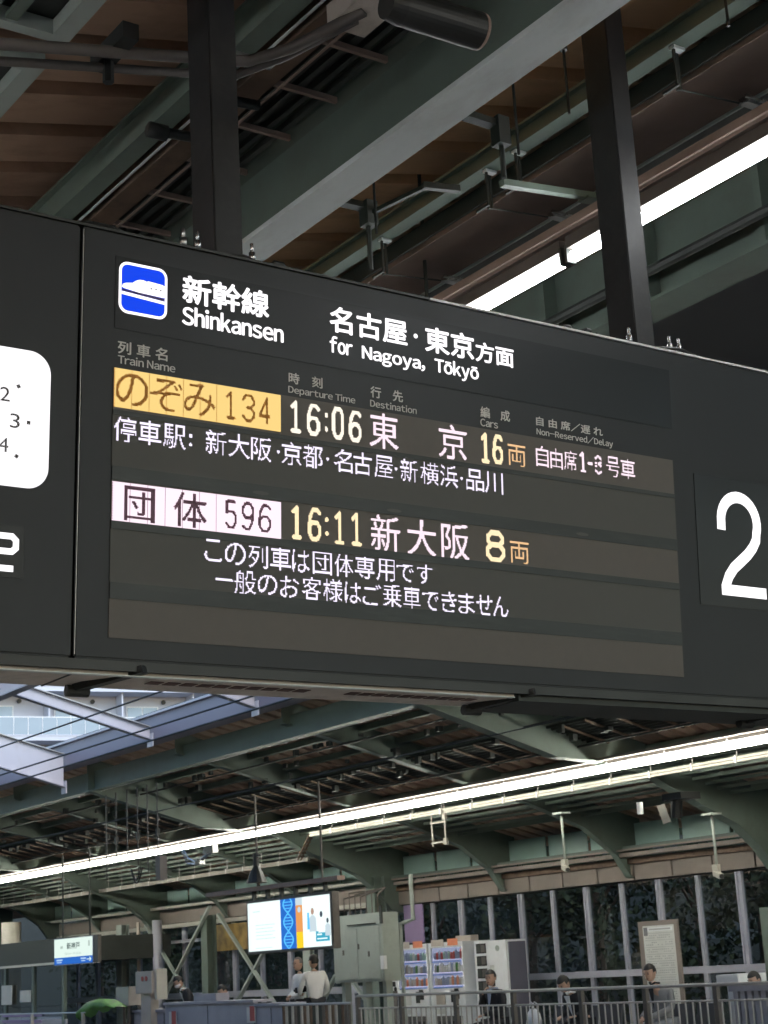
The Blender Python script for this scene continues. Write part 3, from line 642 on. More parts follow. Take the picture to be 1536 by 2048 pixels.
va, vb = V(z4(1060, 880)), V(z4(1050, 1055))
led_row([('-', X4(838), X4(968)), ('般', X4(980), X4(1135)), ('の', X4(1148), X4(1290), va-.008, vb+.004), ('お', X4(1312), X4(1450), va-.004, vb+.002), ('客', X5(128), X5(240)), ('様', X5(250), X5(366)), ('は', X5(378), X5(475), va-.004, vb+.002),
         ('ご', X5(485), X5(592), va-.004, vb), ('乗', X5(602), X5(715)), ('車', X5(725), X5(825)), ('で', X5(835), X5(935), va-.012, vb), ('き', X5(950), X5(1038), va-.006, vb), ('ま', X5(1050), X5(1145), va-.004, vb),
         ('せ', X5(1155), X5(1250), va-.004, vb), ('ん', X5(1255), X5(1345), va-.004, vb)], vr(1356, 1180), va, vb, 'ledv', 2.2)

# clock panel and second display in the left section
clk = flat('clock_face', 'litclock', rr(1.352, 1.911, .478, .889, .066, 10), .0012)
numer = {2: (U(13.7, .757), .757), 3: (U(35, .672), .672), 4: (U(12, .585), .585)}
for h in range(1, 13):
    a = R(90-30*h); cu, cv = 1.632, .672
    dx = .208*math.cos(a); dy = .19*math.sin(a) if h in (12, 6) else .208*math.sin(a)
    du = cu+dx+(.006 if h in (3,) else 0); dv = cv+dy; e = .0055; t = a
    if h in (12, 6): dv = cv+.188*math.sin(a)
    sq = [(du+e*1.4*math.cos(t+k*math.pi/2+.785), dv+e*1.4*math.sin(t+k*math.pi/2+.785)) for k in range(4)]
    flat('hour_mark', 'ink', sq, .0018, clk)
    nu, nv = (cu+.15*math.cos(a), cv+.15*math.sin(a)); wN = .030 if h < 10 else .05
    if h == 3: nu = 1.804
    if h in (2, 4): nu = cu+.15*math.cos(a)+.010
    mb = MB(); text_in(mb, str(h), nu-wN/2, nu+wN/2, nv-.021, nv+.021, lambda a_, b_: SP(a_, b_, .0018), .0, True); mb.build('numeral', 'ink', clk)
for (ang, L, wd) in ((R(90-6*4), .17, .007), (R(90-30*16.05), .11, .010)):
    c0 = Vector((1.632, .672)); dd = Vector((math.cos(ang), math.sin(ang))); nn = Vector((-dd.y, dd.x))*wd/2
    flat('clock_hand', 'black', [tuple(c0-nn), tuple(c0+dd*L-nn*.6), tuple(c0+dd*L+nn*.6), tuple(c0+nn)], .0024, clk)
sbox(MB(), 1.70, 1.843, .215, .365, .0005, .0022).build('display_window', 'header', sg)
def poly_stroke(pts, wd, d, name, mtl, parent=sg):
    mb = MB(); P = [Vector(p) for p in pts]; Lf = []; Rt = []
    for i, p in enumerate(P):
        a = (P[i]-P[i-1]).normalized() if i else (P[1]-P[0]).normalized(); b_ = (P[i+1]-P[i]).normalized() if i+1 < len(P) else a
        t = (a+b_).normalized(); n = Vector((-t.y, t.x)); k = wd/2/max(.5, n.dot(Vector((-a.y, a.x))))
        Lf.append(p+n*k); Rt.append(p-n*k)
    for i in range(len(P)-1): mb.face([SP(*Rt[i], d), SP(*Rt[i+1], d), SP(*Lf[i+1], d), SP(*Lf[i], d)])
    return mb.build(name, mtl, parent)
poly_stroke([(1.745, .333), (1.806, .333), (1.818, .322), (1.818, .300), (1.806, .289), (1.768, .289), (1.755, .278), (1.755, .240), (1.812, .240)], .018, .0030, 'segment_digit', 'lit')
# track number panel on the right
sbox(MB(), 4.527, 5.02, .342, .845, .0005, .0022).build('number_panel', 'header', sg)
c2 = []
for k in range(0, 19):
    a = R(185-k*11.4); c2.append((4.757+.098*math.cos(a), .676+.100*math.sin(a)))
c2 = [(4.6585, .640)]+c2
c2 += [(4.845, .615), (4.825, .585), (4.795, .555), (4.755, .525), (4.715, .496), (4.685, .462), (4.668, .428), (4.664, .395)]
poly_stroke(c2, .044, .0030, 'number_two', 'lit'); poly_stroke([(4.642, .408), (4.884, .408)], .042, .0034, 'number_two_foot', 'lit')

# hanging posts
for (xa, xb, lb) in ((2.52, 2.625, 'left black square post holding up the departure board'), (4.375, 4.475, 'right black square post holding up the departure board')):
    t = thing('hanging_post', lb, 'post', (xa, 4.5, 3.8), 'posts holding up the departure board')
    top = 5.15 if xa < 3 else 5.9
    B((xa, 4.42, 3.74), (xb, 4.57, top)).build('post', 'post', t, bevel=.004)
    B((xa-.03, 4.40, 3.80), (xb+.03, 4.60, 3.815)).build('base_plate', 'black', t)

# ================================================================== FAR CANOPY
TF = .25
def zr(x): return 5.42-TF*(x-15)          # underside of the ordinary ribs
fc = thing('far_canopy', 'green ribbed canopy over the far platform, sloping down to its window wall', 'canopy', (18, 25, 5))
vs = []; fs = []; y = -6.0; prof = []
while y < 62: prof += [(y, 0), (y+.26, 0), (y+.30, .13), (y+.37, .13)]; y += .41
for (yy, h) in prof: vs += [(14.2, yy, zr(14.2)+.40+h), (23.0, yy, zr(23.0)+.40+h)]
for i in range(len(prof)-1): fs.append((2*i, 2*i+1, 2*i+3, 2*i+2))
MB().mesh(vs, fs).build('roof_deck', 'deckfar', fc)
k = MB(); k.bar((14.0, 28, zr(14.0)+.60), (23.1, 28, zr(23.1)+.60), 68, .03); k.build('roof_sheet', 'dark', fc)
RIB = [8.6, 12.35, 16.1, 19.85, 23.6, 27.35, 31.1, 34.85, 38.6, 42.35, 46.1, 49.85, 53.6]
DEEP = {8.6, 19.85, 31.1, 42.35, 53.6}
def curve_rib(Y, deep):
    top = [(14.45, zr(14.45)+.39), (22.2, zr(22.2)+.39)]
    if deep: low = [(14.45, zr(14.45)-.26), (17.0, 4.58), (17.8, 4.53), (18.85, 4.40), (19.3, 4.16), (20.04, 3.86), (20.8, 3.55), (21.3, 3.15), (21.6, 2.8), (22.2, 2.7)]
    else: low = [(14.45, zr(14.45)), (19.6, zr(19.6)), (20.8, zr(20.8)-.12), (21.5, zr(21.5)-.42), (21.8, zr(21.8)-.75), (22.2, zr(22.2)-.8)]
    tw = .03; b = MB()
    poly = [(x, Y, z) for x, z in low]+[(x, Y, z) for x, z in reversed(top)]
    b.prism(poly, (0, tw, 0)); o = b.build('rib', 'green', fc)
    f = MB()
    for a, c in zip(low[:-1], low[1:]): f.bar((a[0], Y+tw/2, a[1]-.012), (c[0]+.01, Y+tw/2, c[1]-.012), .22 if deep else .16, .022)
    f.build('bottom_flange', 'green', o)
for Y in RIB: curve_rib(Y, Y in DEEP)
def fbar(name, x0, x1, z0, z1, m, y0=-5, y1=60): return B((x0, y0, z0), (x1, y1, z1)).build(name, m, fc)
e = MB(); e.box((14.60, -5, 5.31), (14.64, 60, 5.68)); e.box((14.52, -5, 5.29), (14.72, 60, 5.31)); e.build('edge_beam', 'green', fc)
fbar('edge_beam_light_strip', 14.725, 14.74, 5.285, 5.30, 'flange')
e = MB(); e.box((13.96, -5, 5.75), (14.0, 60, 6.20)); e.box((14.0, -5, 5.75), (14.3, 60, 5.78)); e.build('gutter', 'gutter', fc)
B((13.90, -5, 6.20), (14.3, 60, 6.24)).build('gutter_rim', 'truss', fc)
for (x, w2) in ((15.35, .08), (16.0, .1), (16.75, .12), (17.35, .08), (19.0, .1), (19.8, .08), (20.6, .1), (21.3, .08)):
    z = zr(x); fbar('purlin', x-w2/2, x+w2/2, z+.28, z+.38, 'green')
for x in [16.9+.1*i for i in range(9)]: fbar('grid_bar', x, x+.03, zr(x)+.05, zr(x)+.09, 'dark')
for x in [18.8+.28*i for i in range(8)]: fbar('grid_bar', x, x+.04, zr(x)+.06, zr(x)+.11, 'green')
rb = MB(); y = 9.0
while y < 50: rb.bar((16.85, y, zr(16.85)+.03), (17.8, y, zr(17.8)+.03), .035, .03); y += .55
rb.build('grid_rungs', 'rust', fc, kind='stuff')
fx = MB(); random.seed(3)
for i in range(150):
    x = random.choice([15.5, 15.9, 16.3, 16.8, 17.2]); y = random.uniform(13, 45); z = zr(x)+.02
    fx.box((x, y, z-random.uniform(.05, .14)), (x+random.uniform(.04, .10), y+random.uniform(.04, .12), z))
fx.build('small_fittings', 'dark', fc, kind='stuff')
for (x, dz) in ((15.6, -.03), (16.45, -.04), (17.5, -.05)):
    fbar('conduit', x, x+.03, zr(x)+dz-.03, zr(x)+dz, 'dark')

# rafters and the ridge member over the open tracks
rf = thing('steel_roof_truss', 'white steel frame spanning the open gap above the tracks', 'frame', (12, 25, 6.5))
zt = lambda x: 5.98+.27*(13.95-x)
for (Y, dp, m) in ((31.1, .62, 'truss'), (27.35, .20, 'truss'), (23.6, .20, 'truss'), (34.85, .2, 'truss'), (38.6, .2, 'truss')):
    b = MB(); x0 = 10.2
    b.prism([(x0, Y, zt(x0)-dp), (13.93, Y, zt(13.93)-dp), (13.93, Y, zt(13.93)), (x0, Y, zt(x0))], (0, .02, 0))
    o = b.build('rafter', m, rf)
    b = MB(); b.bar((x0, Y, zt(x0)+.01), (13.93, Y, zt(13.93)+.01), .15, .018); b.build('top_flange', 'rail', o)
    b = MB(); b.bar((x0, Y, zt(x0)-dp-.01), (13.93, Y, zt(13.93)-dp-.01), .15, .018); b.build('bottom_flange', 'grey', o)
    B((13.935, Y-.1, zt(13.93)-dp-.14), (13.955, Y+.12, zt(13.93)-dp+.1)).build('end_plate', m, o)
p0 = on('Y', 0, 1393, 27.35)
b = MB(); b.box((p0.x-.02, 15.6, p0.z-.02), (p0.x+.02, 60, p0.z+.26)); b.build('ridge_member', 'truss', rf)
B((p0.x-.10, 15.6, p0.z-.04), (p0.x+.10, 60, p0.z-.021)).build('ridge_flange', 'grey', rf)
for n, (x, z, lb) in enumerate(((11, 5.52, 'upper thin black wire crossing the white frame'), (11, 5.05, 'middle thin black wire above the far gutter'), (11, 4.87, 'lower black wire along the bottom of the far gutter'), (11.2, 3.90, 'lowest faint wire running below the far canopy'))):
    tag(MB().tube([(x, -10, z), (x, 70, z+.02)], .014 if n < 3 else .007, 6).build('overhead_wire', 'black' if n < 3 else 'dark'), lb, 'wire')

# far lighting row
def batten_far(y0, label, first=[None]):
    if first[0]: return copy_tree(first[0], (0, y0-first[0].location.y, 0), label)
    t = thing('platform_light', label, 'light', (18, y0, 4.4), 'lit tube lights in the long row above the far platform')
    MB().tube([(18, y0+.015, 4.39), (18, y0+1.277, 4.39)], .050, 12).build('tube', 'tube_far', t, smooth=True)
    B((17.95, y0+.01, 4.452), (18.05, y0+1.28, 4.50)).build('housing', 'white', t)
    first[0] = t; return t
for i in range(-9, 24):
    y0 = 17.12+1.294*i
    batten_far(y0, 'lit tube light, '+ORD[i+9]+' from the right in the long row above the far platform')
b = MB(); b.box((17.80, 2, 4.505), (17.93, 50, 4.55)); tag(b.build('lighting_channel', 'fascia'), 'brown channel just above the long row of lit tubes', 'channel')
b = MB(); b.box((18.10, 2, 4.40), (18.42, 50, 4.50)); b.box((18.44, 2, 4.44), (18.50, 50, 4.50)); tag(b.build('cable_channel', 'grey'), 'grey cable channel just below the long row of lit tubes', 'channel')

# cable trays with brackets
def tray(x, z, y0, y1, label, step, tm='cream'):
    t = thing('cable_tray', label, 'cable tray', (x, y0, z))
    b = MB(); b.box((x-.03, y0, z-.04), (x+.03, y1, z-.005)); b.box((x-.03, y0, z+.005), (x+.03, y1, z+.045)); b.box((x+.031, y0, z-.03), (x+.05, y1, z+.03)); b.build('tray', tm, t)
    y = y0+.4
    while y < y1: 
        b = MB(); b.box((x-.045, y, z-.055), (x-.031, y+.03, z+.06)); b.tube([(x, y+.01, z+.045), (x, y+.01, zr(x)+.2)], .007, 5); b.build('hanger', 'rail', t); y += step
    return t
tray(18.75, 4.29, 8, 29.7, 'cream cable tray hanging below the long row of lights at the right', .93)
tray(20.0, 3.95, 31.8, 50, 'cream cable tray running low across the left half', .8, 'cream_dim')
b = MB()
for dx in (0, .08): 
    b.bar((18.75+dx, 29.75, 4.29), (19.6+dx, 31.6, 3.92), .03, .03)
for i in range(7): f = i/7; b.bar((18.73+.85*f, 29.75+1.85*f, 4.29-.37*f), (18.87+.85*f, 29.75+1.85*f, 4.29-.37*f), .03, .03)
tag(b.build('sloping_tray', 'rust'), 'cable ladder sloping down where the upper tray ends', 'cable tray')
for (x, y, lb) in ((18.75, 25.1, 'white rod hanger with two crossbars below the middle of the tray'),):
    b = MB(); b.tube([(x, y+.38, 4.3), (x, y+.38, 3.68)], .014, 6); b.tube([(x, y-.02, 4.45), (x, y-.02, 3.68)], .014, 6); b.bar((x, y-.05, 4.10), (x, y+.41, 4.10), .03, .03); b.bar((x, y-.05, 3.74), (x, y+.41, 3.74), .04, .03); b.box((x-.03, y-.06, 3.68), (x+.03, y+.02, 3.80)); b.box((x-.03, y-.06, 4.14), (x+.03, y+.02, 4.30))
    tag(b.build('trapeze_hanger', 'cream_dim'), lb, 'hanger')
# CCTV cameras on drop poles
def cctv(x, y, z0, z1, label, flip):
    t = thing('security_camera', label, 'security camera', (x, y, z1))
    MB().tube([(x, y, z0+.16), (x, y, z1)], .022, 8).build('pole', 'green_lt', t, smooth=True)
    B((x-.1, y-.12, z1), (x+.1, y+.12, z1+.03)).build('mounting_plate', 'green_lt', t)
    b = MB(); b.box((x-.035, y-.04, z0+.02), (x+.035, y+.07, z0+.16)); b.build('junction_box', 'cream', t)
    b = MB(); b.bar((x, y+.05*flip, z0+.03), (x-.15, y-.22*flip, z0-.03), .075, .075); o = b.build('camera_body', 'cream', t)
    b = MB(); b.tube([(x-.15, y-.22*flip, z0-.03), (x-.165, y-.25*flip, z0-.034)], .034, 10); b.build('lens', 'black', t)
cctv(19, 22.1, 3.02, 3.93, 'white security camera on the left drop pole over the far platform', 1)
cctv(19, 18.6, 2.66, 3.56, 'white security camera on the right drop pole near the right edge', 1)
b = MB(); b.box((17.9, 18.1, 3.75), (18.3, 18.5, 3.85)); b.tube([(18.1, 18.4, 3.76), (18.1, 18.45, 3.5)], .09, 10); tag(b.build('ceiling_speaker', 'black'), 'dark ceiling loudspeaker under the tray at the right', 'loudspeaker')
b = MB(); b.bar((18.1, 18.75, 3.72), (18.15, 18.7, 3.45), .12, .12); tag(b.build('wall_speaker', 'cream'), 'small cream box beside the dark ceiling loudspeaker', 'box')
b = MB(); b.tube([(18, 19.1, 3.8), (18, 19.1, 3.62)], .05, 8); tag(b.build('round_detector', 'white'), 'small white detector hanging under the tray at the right', 'detector')
def bell(x, y, z, lb):
    t = MB(); t.tube([(x, y, z+.35), (x, y, z+.1), (x, y, z-.02), (x, y, z-.2)], [.05, .06, .13, .2], 12); t.bar((x, y-.15, z+.3), (x, y+.15, z+.3), .04, .04)
    tag(t.build('bell_speaker', 'black', smooth=False), lb, 'loudspeaker')
bell(16.5, 28.1, 3.45, 'dark bell shaped loudspeaker hanging left of the sloping ladder')
# overhead line gear in front of the light row
for i, px in enumerate((213, 233, 255, 276, 296, 316)):
    P = on('X', px, 1700, 14); b = MB(); b.tube([(14, P.y, 5.0), (14, P.y, 3.45 if i not in (1, 2) else 3.7)], .011, 6)
    if i in (1, 3, 5): b.box((13.97, P.y-.03, 4.05), (14.03, P.y+.03, 4.18))
    tag(b.build('dropper_rod', 'black'), ORD[i]+' of the six dark vertical rods crossing the lights at the left', 'rod')
P = on('X', 322, 1735, 14); b = MB(); b.box((13.93, P.y-.10, P.z-.22), (14.07, P.y+.07, P.z+.20)); b.box((13.95, P.y+.08, P.z-.1), (14.05, P.y+.12, P.z+.1))
tag(b.build('line_switch_box', 'pipe'), 'dark grey box hanging among the rods under the light row', 'box')
b = MB()
for r_ in (.26, .33): b.tube([(14, 28.2-r_+.0+r_*2*i/10*.7, 3.55-.8*r_*math.sin(math.pi*i/10)) for i in range(11)], .013, 6)
tag(b.build('looped_cable', 'black'), 'black cable loops hanging left of the grey box', 'cable')
b = MB(); P0 = on('X', 362, 1690, 14); P1 = on('X', 400, 1722, 14); P2 = on('X', 425, 1700, 14)
b.tube([P0, P0*.6+P1*.4+Vector((0, 0, -.12)), P0*.25+P1*.75+Vector((0, 0, -.08)), P1], .016, 6); b.tube([P0+Vector((0, .05, 0)), P0*.6+P1*.4+Vector((0, .05, -.2)), P1+Vector((0, 0, -.06))], .012, 6); b.tube([P1, P2], .03, 6)
b.box((P2.x-.05, P2.y-.1, P2.z-.05), (P2.x+.05, P2.y+.25, P2.z+.08)); b.box((P1.x-.05, P1.y-.08, P1.z-.06), (P1.x+.05, P1.y+.08, P1.z+.04))
tag(b.build('cable_bracket', 'chrome'), 'bright bracket with two curved cables under the light row', 'bracket')

# ================================================================== FAR WALL
wl = thing('window_wall', 'window wall at the back of the far platform with pale metal mullions', 'wall', (22, 24, 0))
for i in range(-4, 17):
    y1 = 30.6-1.012*(i); y0 = y1-1.0
    if y1 < 12.5: break
    b = MB(); b.box((21.86, y0+.015, 2.885), (21.90, y1-.015, 3.17)); b.build('fascia_panel', 'fascia', wl)
B((21.93, 12, 2.86), (22.2, 34.8, 3.30)).build('fascia_backing', 'black', wl)
b = MB(); b.box((21.80, 12, 3.175), (21.93, 34.6, 3.28)); b.build('fascia_upper_panel', 'rust', wl)
B((21.6, 12, 3.30), (21.8, 30.9, 3.37)).build('ledge', 'fascia', wl); B((21.55, 12, 3.405), (21.66, 30.9, 3.44)).build('ledge', 'fascia', wl); B((21.5, 31.6, 3.40), (21.75, 49, 3.46)).build('ledge', 'cream', wl); B((21.78, 31.6, 3.02), (21.9, 49, 3.36)).build('ledge', 'fascia', wl); B((21.7, 31.6, 2.9), (21.9, 49, 3.0)).build('ledge', 'cream', wl)
y = 12.35
while y < 49:
    B((22.0, y+.05, 3.46), (22.02, y+1.2, zr(22)+.25)).build('translucent_panel', 'acryl', wl); y += 1.25
B((21.7, 12, 3.445), (22.05, 50, 3.50)).build('panel_sill', 'green', wl)
# windows, right part
for i in range(16, 31):
    yy = i+.02; wd = .14 if i % 2 else .09
    b = MB(); b.box((21.95, yy-wd/2, 1.30), (22.02, yy-wd/2+.035, 2.86)); b.box((21.95, yy+wd/2-.035, 1.30), (22.02, yy+wd/2, 2.86)); b.box((21.98, yy-wd/2+.035, 1.30), (22.02, yy+wd/2-.035, 2.86)); b.build('mullion', 'blue_grey', wl)
    b = MB(); b.box((21.95, yy-.05, .1), (22.02, yy+.05, 1.18)); b.build('mullion', 'blue_grey', wl)
    if i < 30:
        MB().face([(22.0, yy+.05, 1.30), (22.0, yy+.97, 1.30), (22.0, yy+.97, 2.86), (22.0, yy+.05, 2.86)]).build('pane', 'glass', wl)
        MB().face([(22.0, yy+.05, .1), (22.0, yy+.97, .1), (22.0, yy+.97, 1.18), (22.0, yy+.05, 1.18)]).build('pane', 'glass', wl)
B((21.90, 15.5, 1.18), (22.05, 30.5, 1.30)).build('sill', 'blue_grey', wl)
B((21.98, 15.5, 0), (22.05, 30.5, .1)).build('sill', 'blue_grey', wl)
# windows, left part
for i in range(0, 13):
    yy = 31.9+1.35*i; wd = .16 if i % 2 else .10
    B((21.95, yy-wd/2, .1), (22.05, yy+wd/2, 2.9)).build('mullion', 'blue_grey', wl)
    MB().face([(22.0, yy+.08, .1), (22.0, yy+1.27, .1), (22.0, yy+1.27, 2.9), (22.0, yy+.08, 2.9)]).build('pane', 'glass', wl)
B((21.93, 31.6, 2.50), (22.04, 44, 2.58)).build('rail', 'blue_grey', wl); B((21.90, 31.6, 1.05), (22.06, 49, 1.20)).build('rail', 'blue_grey', wl)
# columns and X braces, left part
def column(y, x, wd, z1, lb, m='green_lt'):
    b = MB(); b.box((x-wd, y-.10, 0), (x-wd+.03, y+.22, z1)); b.box((x-wd+.03, y+.05, 0), (x+wd-.03, y+.08, z1)); b.box((x+wd-.03, y-.10, 0), (x+wd, y+.22, z1))
    tag(b.build('steel_column', m), lb, 'column')
column(43.6, 21.3, .12, 3.1, 'green steel column at the left behind the beige boxes')
column(38.7, 21.3, .14, 3.1, 'green steel column between the two X braces', 'green')
column(31.1, 21.3, .15, 3.5, 'green steel column carrying the curved rib beside the equipment cabinet', 'green')
column(19.85, 21.5, .12, 2.2, 'dark steel column behind the notice board', 'green')
column(34.3, 21.5, .06, 2.9, 'slim green column behind the two men in white shirts')
tag(MB().tube([(19.5, 47.2, 0), (19.5, 47.2, 3.4)], .28, 20).build('round_column', 'cream', smooth=True), 'round pale column at the left edge of the photo', 'column')
def brace(a, b_, lb):
    A_ = on('X', *a, 21.1); B_ = on('X', *b_, 21.1 if lb.endswith('down to the right') else 21.15)
    d = (B_-A_)*.12; tag(MB().bar(A_, B_+d, .05, .10, (1, 0, 0)).build('diagonal_brace', 'green_lt'), lb, 'brace')
brace((420, 1812), (320, 2012), 'diagonal brace of the left bay falling down to the left')
brace((291.5, 1851), (375, 1988), 'diagonal brace of the left bay falling down to the right')
brace((436.5, 1828), (545, 2000), 'diagonal brace behind the screen falling down to the right')
brace((535, 1890), (478, 1997), 'diagonal brace behind the screen falling down to the left')
brace((672, 1950), (641, 2012), 'short diagonal brace under the equipment cabinet, falling to the left')
brace((700, 1955), (742, 2015), 'short diagonal brace under the equipment cabinet, falling down to the right')
for (px, lb) in ((278, 'thin pale pipe standing right of the left green column'), (316, 'pale blue pipe standing at the left bay')):
    P = on('X', px, 1950, 21.0); tag(MB().tube([(21, P.y, 0), (21, P.y, 3.1)], .05 if px == 278 else .13, 10).build('standing_pipe', 'beige' if px == 278 else 'blue_grey', smooth=True), lb, 'pipe')
# outside: dark wooded slope
hs = []; hf = []; random.seed(11); NX, NY = 26, 60
for i in range(NX):
    for j in range(NY):
        x = 24.2+i*1.1; y = -6+j*1.5
        hs.append((x, y, -1.4+.42*(x-24.2)+.5*math.sin(x*.9+y*.37)+random.uniform(-.2, .2)))
for i in range(NX-1):
    for j in range(NY-1): hf.append((i*NY+j, (i+1)*NY+j, (i+1)*NY+j+1, i*NY+j+1))
MB().mesh(hs, hf).build('wooded_hillside', 'soil', kind='structure')
def tree(x, y, z0, H, rw, lb):
    t = thing('tree', lb, 'tree', (x, y, z0), 'dark trees behind the far platform windows')
    b = MB(); b.tube([(x, y, z0-.5), (x+.1, y, z0+H*.4), (x+.05, y+.1, z0+H*.8)], [.14, .1, .04], 7)
    for k2 in range(4):
        a = random.uniform(0, 6.28); z = z0+H*random.uniform(.3, .65); b.tube([(x+.1, y, z), (x+.1+rw*.6*math.cos(a), y+rw*.6*math.sin(a), z+H*.16)], [.05, .02], 5)
    b.build('trunk', 'rust', t)
    c = MB()
    blobs = [(random.gauss(0, rw*.45), random.gauss(0, rw*.45), H*random.uniform(.10, .95), random.uniform(.3, .6)*rw) for _ in range(22)]
    for (bx, by, bz, br) in blobs:
        for _ in range(170):
            v = Vector((random.gauss(0, 1), random.gauss(0, 1), random.gauss(0, 1))).normalized()*br*random.uniform(.6, 1.05)
            p = Vector((x+bx, y+by, z0+bz))+v; a = Vector((random.gauss(0, 1), random.gauss(0, 1), random.gauss(0, 1))).normalized(); bb = a.cross(v.normalized()+Vector((.01, 0, 0))).normalized(); s_ = random.uniform(.05, .13)
            c.face([p-a*s_, p+bb*s_*.6, p+a*s_, p-bb*s_*.6])
    c.build('crown', 'foliage', t)
for i in range(21):
    y = 14.5+i*2.05
    tree(25.2+random.uniform(0, 1.6), y, -.9, random.uniform(7, 9.5), random.uniform(1.7, 2.4), ORD[i]+' dark tree from the right beyond the far platform windows')

B((14, 62, -1), (30, 62.3, 8)).build('wall_far_end', 'dark', kind='structure')
# ================================================================== APARTMENT BLOCK
ap = thing('apartment_block', 'pale blue grey apartment block with glass balconies seen through the roof gap', 'building', (34, 88, 0))
dA = Vector((.98, -.199, 0)).normalized(); nA = Vector((-dA.y, dA.x, 0)); OA = Vector((34.4*88/85, 88, 0))
def AP(u, h, d=0.): q_ = OA+dA*u+nA*d; return (q_.x, q_.y, h)
def abox(u0, u1, h0, h1, d0, d1):
    return MB().mesh([AP(u, h, d) for d in (d0, d1) for (u, h) in ((u0, h0), (u1, h0), (u1, h1), (u0, h1))], [(0,3,2,1),(4,5,6,7),(0,1,5,4),(1,2,6,5),(2,3,7,6),(3,0,4,7)])
FH = 2.78; Z0 = 14.72
for k in range(-4, 6):
    z = Z0+FH*k
    abox(-16, 40, z, z+.26, 0, 2.0).build('slab', 'apt', ap); abox(-16, 40, z+.26, z+.33, -.03, .05).build('parapet', 'apt', ap)
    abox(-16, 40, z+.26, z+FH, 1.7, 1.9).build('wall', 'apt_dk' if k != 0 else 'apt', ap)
    abox(-16, 40, z+1.28, z+1.33, -.01, .04).build('handrail', 'white', ap)
    vis = k in (0, 1)
    if vis:
        for i in range(-6, 34):
            u = i*.80
            abox(u+.03, u+.77, z+.34, z+1.27, .0, .03).build('balcony_pane', 'balglass', ap)
            if i % 1 == 0: abox(u-.015, u+.015, z+.33, z+1.28, -.01, .04).build('balcony_post', 'white', ap)
        for i in range(-1, 7):
            u = i*4.2-.8
            fr = abox(u, u+1.9, z+.3, z+2.2, 1.62, 1.68).build('window', 'white', ap)
            for s_ in (0, 1): abox(u+.07+s_*.92, u+.90+s_*.92, z+.36, z+2.12, 1.57, 1.61).build('pane', 'winglass', fr)
            abox(u+2.35, u+2.95, z+.33, z+1.1, 1.2, 1.55).build('air_conditioner', 'white', ap)
            abox(u+3.6, u+3.68, z+.26, z+FH, .3, 1.7).build('party_wall', 'apt', ap)
            b = MB(); P = Vector(AP(u+2.2, z+2.45, 1.6)); b.tube([P, P-nA*.1], .13, 10); b.build('vent_hood', 'black', ap)
    else:
        abox(-16, 40, z+.34, z+1.27, .0, .03).build('balcony_glass', 'balglass', ap)
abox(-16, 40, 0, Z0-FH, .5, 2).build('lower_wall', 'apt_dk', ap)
abox(17.2, 17.5, 0, 33, -.6, 2).build('corner_pier', 'apt', ap)

# ================================================================== THINGS ON THE FAR PLATFORM
# fence along the platform
fn = thing('platform_fence', 'steel platform fence with two rails and thin balusters in front of the vending machines', 'fence', (16, 18, 0))
MB().tube([(16, 10, 1.15), (16, 24.1, 1.15)], .022, 8).build('top_rail', 'rail', fn, smooth=True)
MB().tube([(16, 10, .955), (16, 24.1, .955)], .013, 8).build('middle_rail', 'rail', fn, smooth=True)
MB().tube([(16, 10, .12), (16, 24.1, .12)], .013, 8).build('bottom_rail', 'rail', fn, smooth=True)
bm_ = None
for i in range(108):
    y = 10.1+.13*i
    if bm_ is None: bm_ = MB().box((15.992, 10.092, .12), (16.008, 10.108, .95)).build('baluster', 'rail', fn)
    else: o = bm_.copy(); col.objects.link(o); o.location = (0, .13*i, 0)
for y in (10.2, 11.6, 13.0, 14.45, 15.9, 17.2, 18.5, 20.0, 21.4, 22.85, 24.1): B((15.97, y-.035, 0), (16.03, y+.035, 1.13)).build('fence_post', 'pipe', fn)
f2 = thing('platform_fence', 'darker fence of close upright bars left of the vending machines', 'fence', (16, 26, 0))
MB().tube([(16, 24.3, 1.04), (16, 26.6, 1.04)], .02, 8).build('top_rail', 'rail', f2)
random.seed(5)
for i in range(22):
    y = 24.35+.1*i; B((15.98, y, .05), (16.02, y+.035, 1.02)).build('upright_bar', random.choice(['rust', 'rail', 'pipe', 'dark']), f2)
f3 = thing('platform_fence', 'thin railing crossing in front of the green cover at the left edge', 'fence', (15.8, 40, 0))
for z in (1.0, .72, .4): MB().tube([(15.8, 34.2, z), (15.8, 52, z)], .018, 6).build('rail', 'rail', f3)
for y in (34.3, 37, 39.7, 42.4, 45.1): B((15.77, y, 0), (15.83, y+.06, 1.0)).build('fence_post', 'rail', f3)
# grey shelter walls at the left
def shelter(ya, yb, z, lb, posters=()):
    t = thing('platform_partition', lb, 'partition', (16.5, ya, 0), 'grey partitions on the far platform')
    b = MB(); b.box((16.5, ya, 0), (16.58, yb, z-.05)); b.build('wall_panel', 'grey', t)
    B((16.46, ya-.03, z-.048), (16.9, yb+.02, z)).build('top_cap', 'grey', t)
    B((16.58, ya, 0), (16.88, ya+.05, z-.06)).build('end_panel', 'dark' if posters else 'grey', t)
    n = max(2, int((yb-ya)/1.2))
    for i in range(n): B((16.492, ya+(yb-ya)*i/n, .05), (16.499, ya+(yb-ya)*i/n+.012, z-.08)).build('joint_strip', 'dark', t)
    for (y0, y1, z0, z1) in posters:
        p = B((16.47, y0, z0), (16.478, y1, z1)).build('notice', 'paper', t)
        B((16.466, y0+.02, z0+.03), (16.469, y1-.12, z0+.3)).build('red_print', 'red', p)
    return t
def ypx(x, X, y=2000): return on('X', x, y, X).y
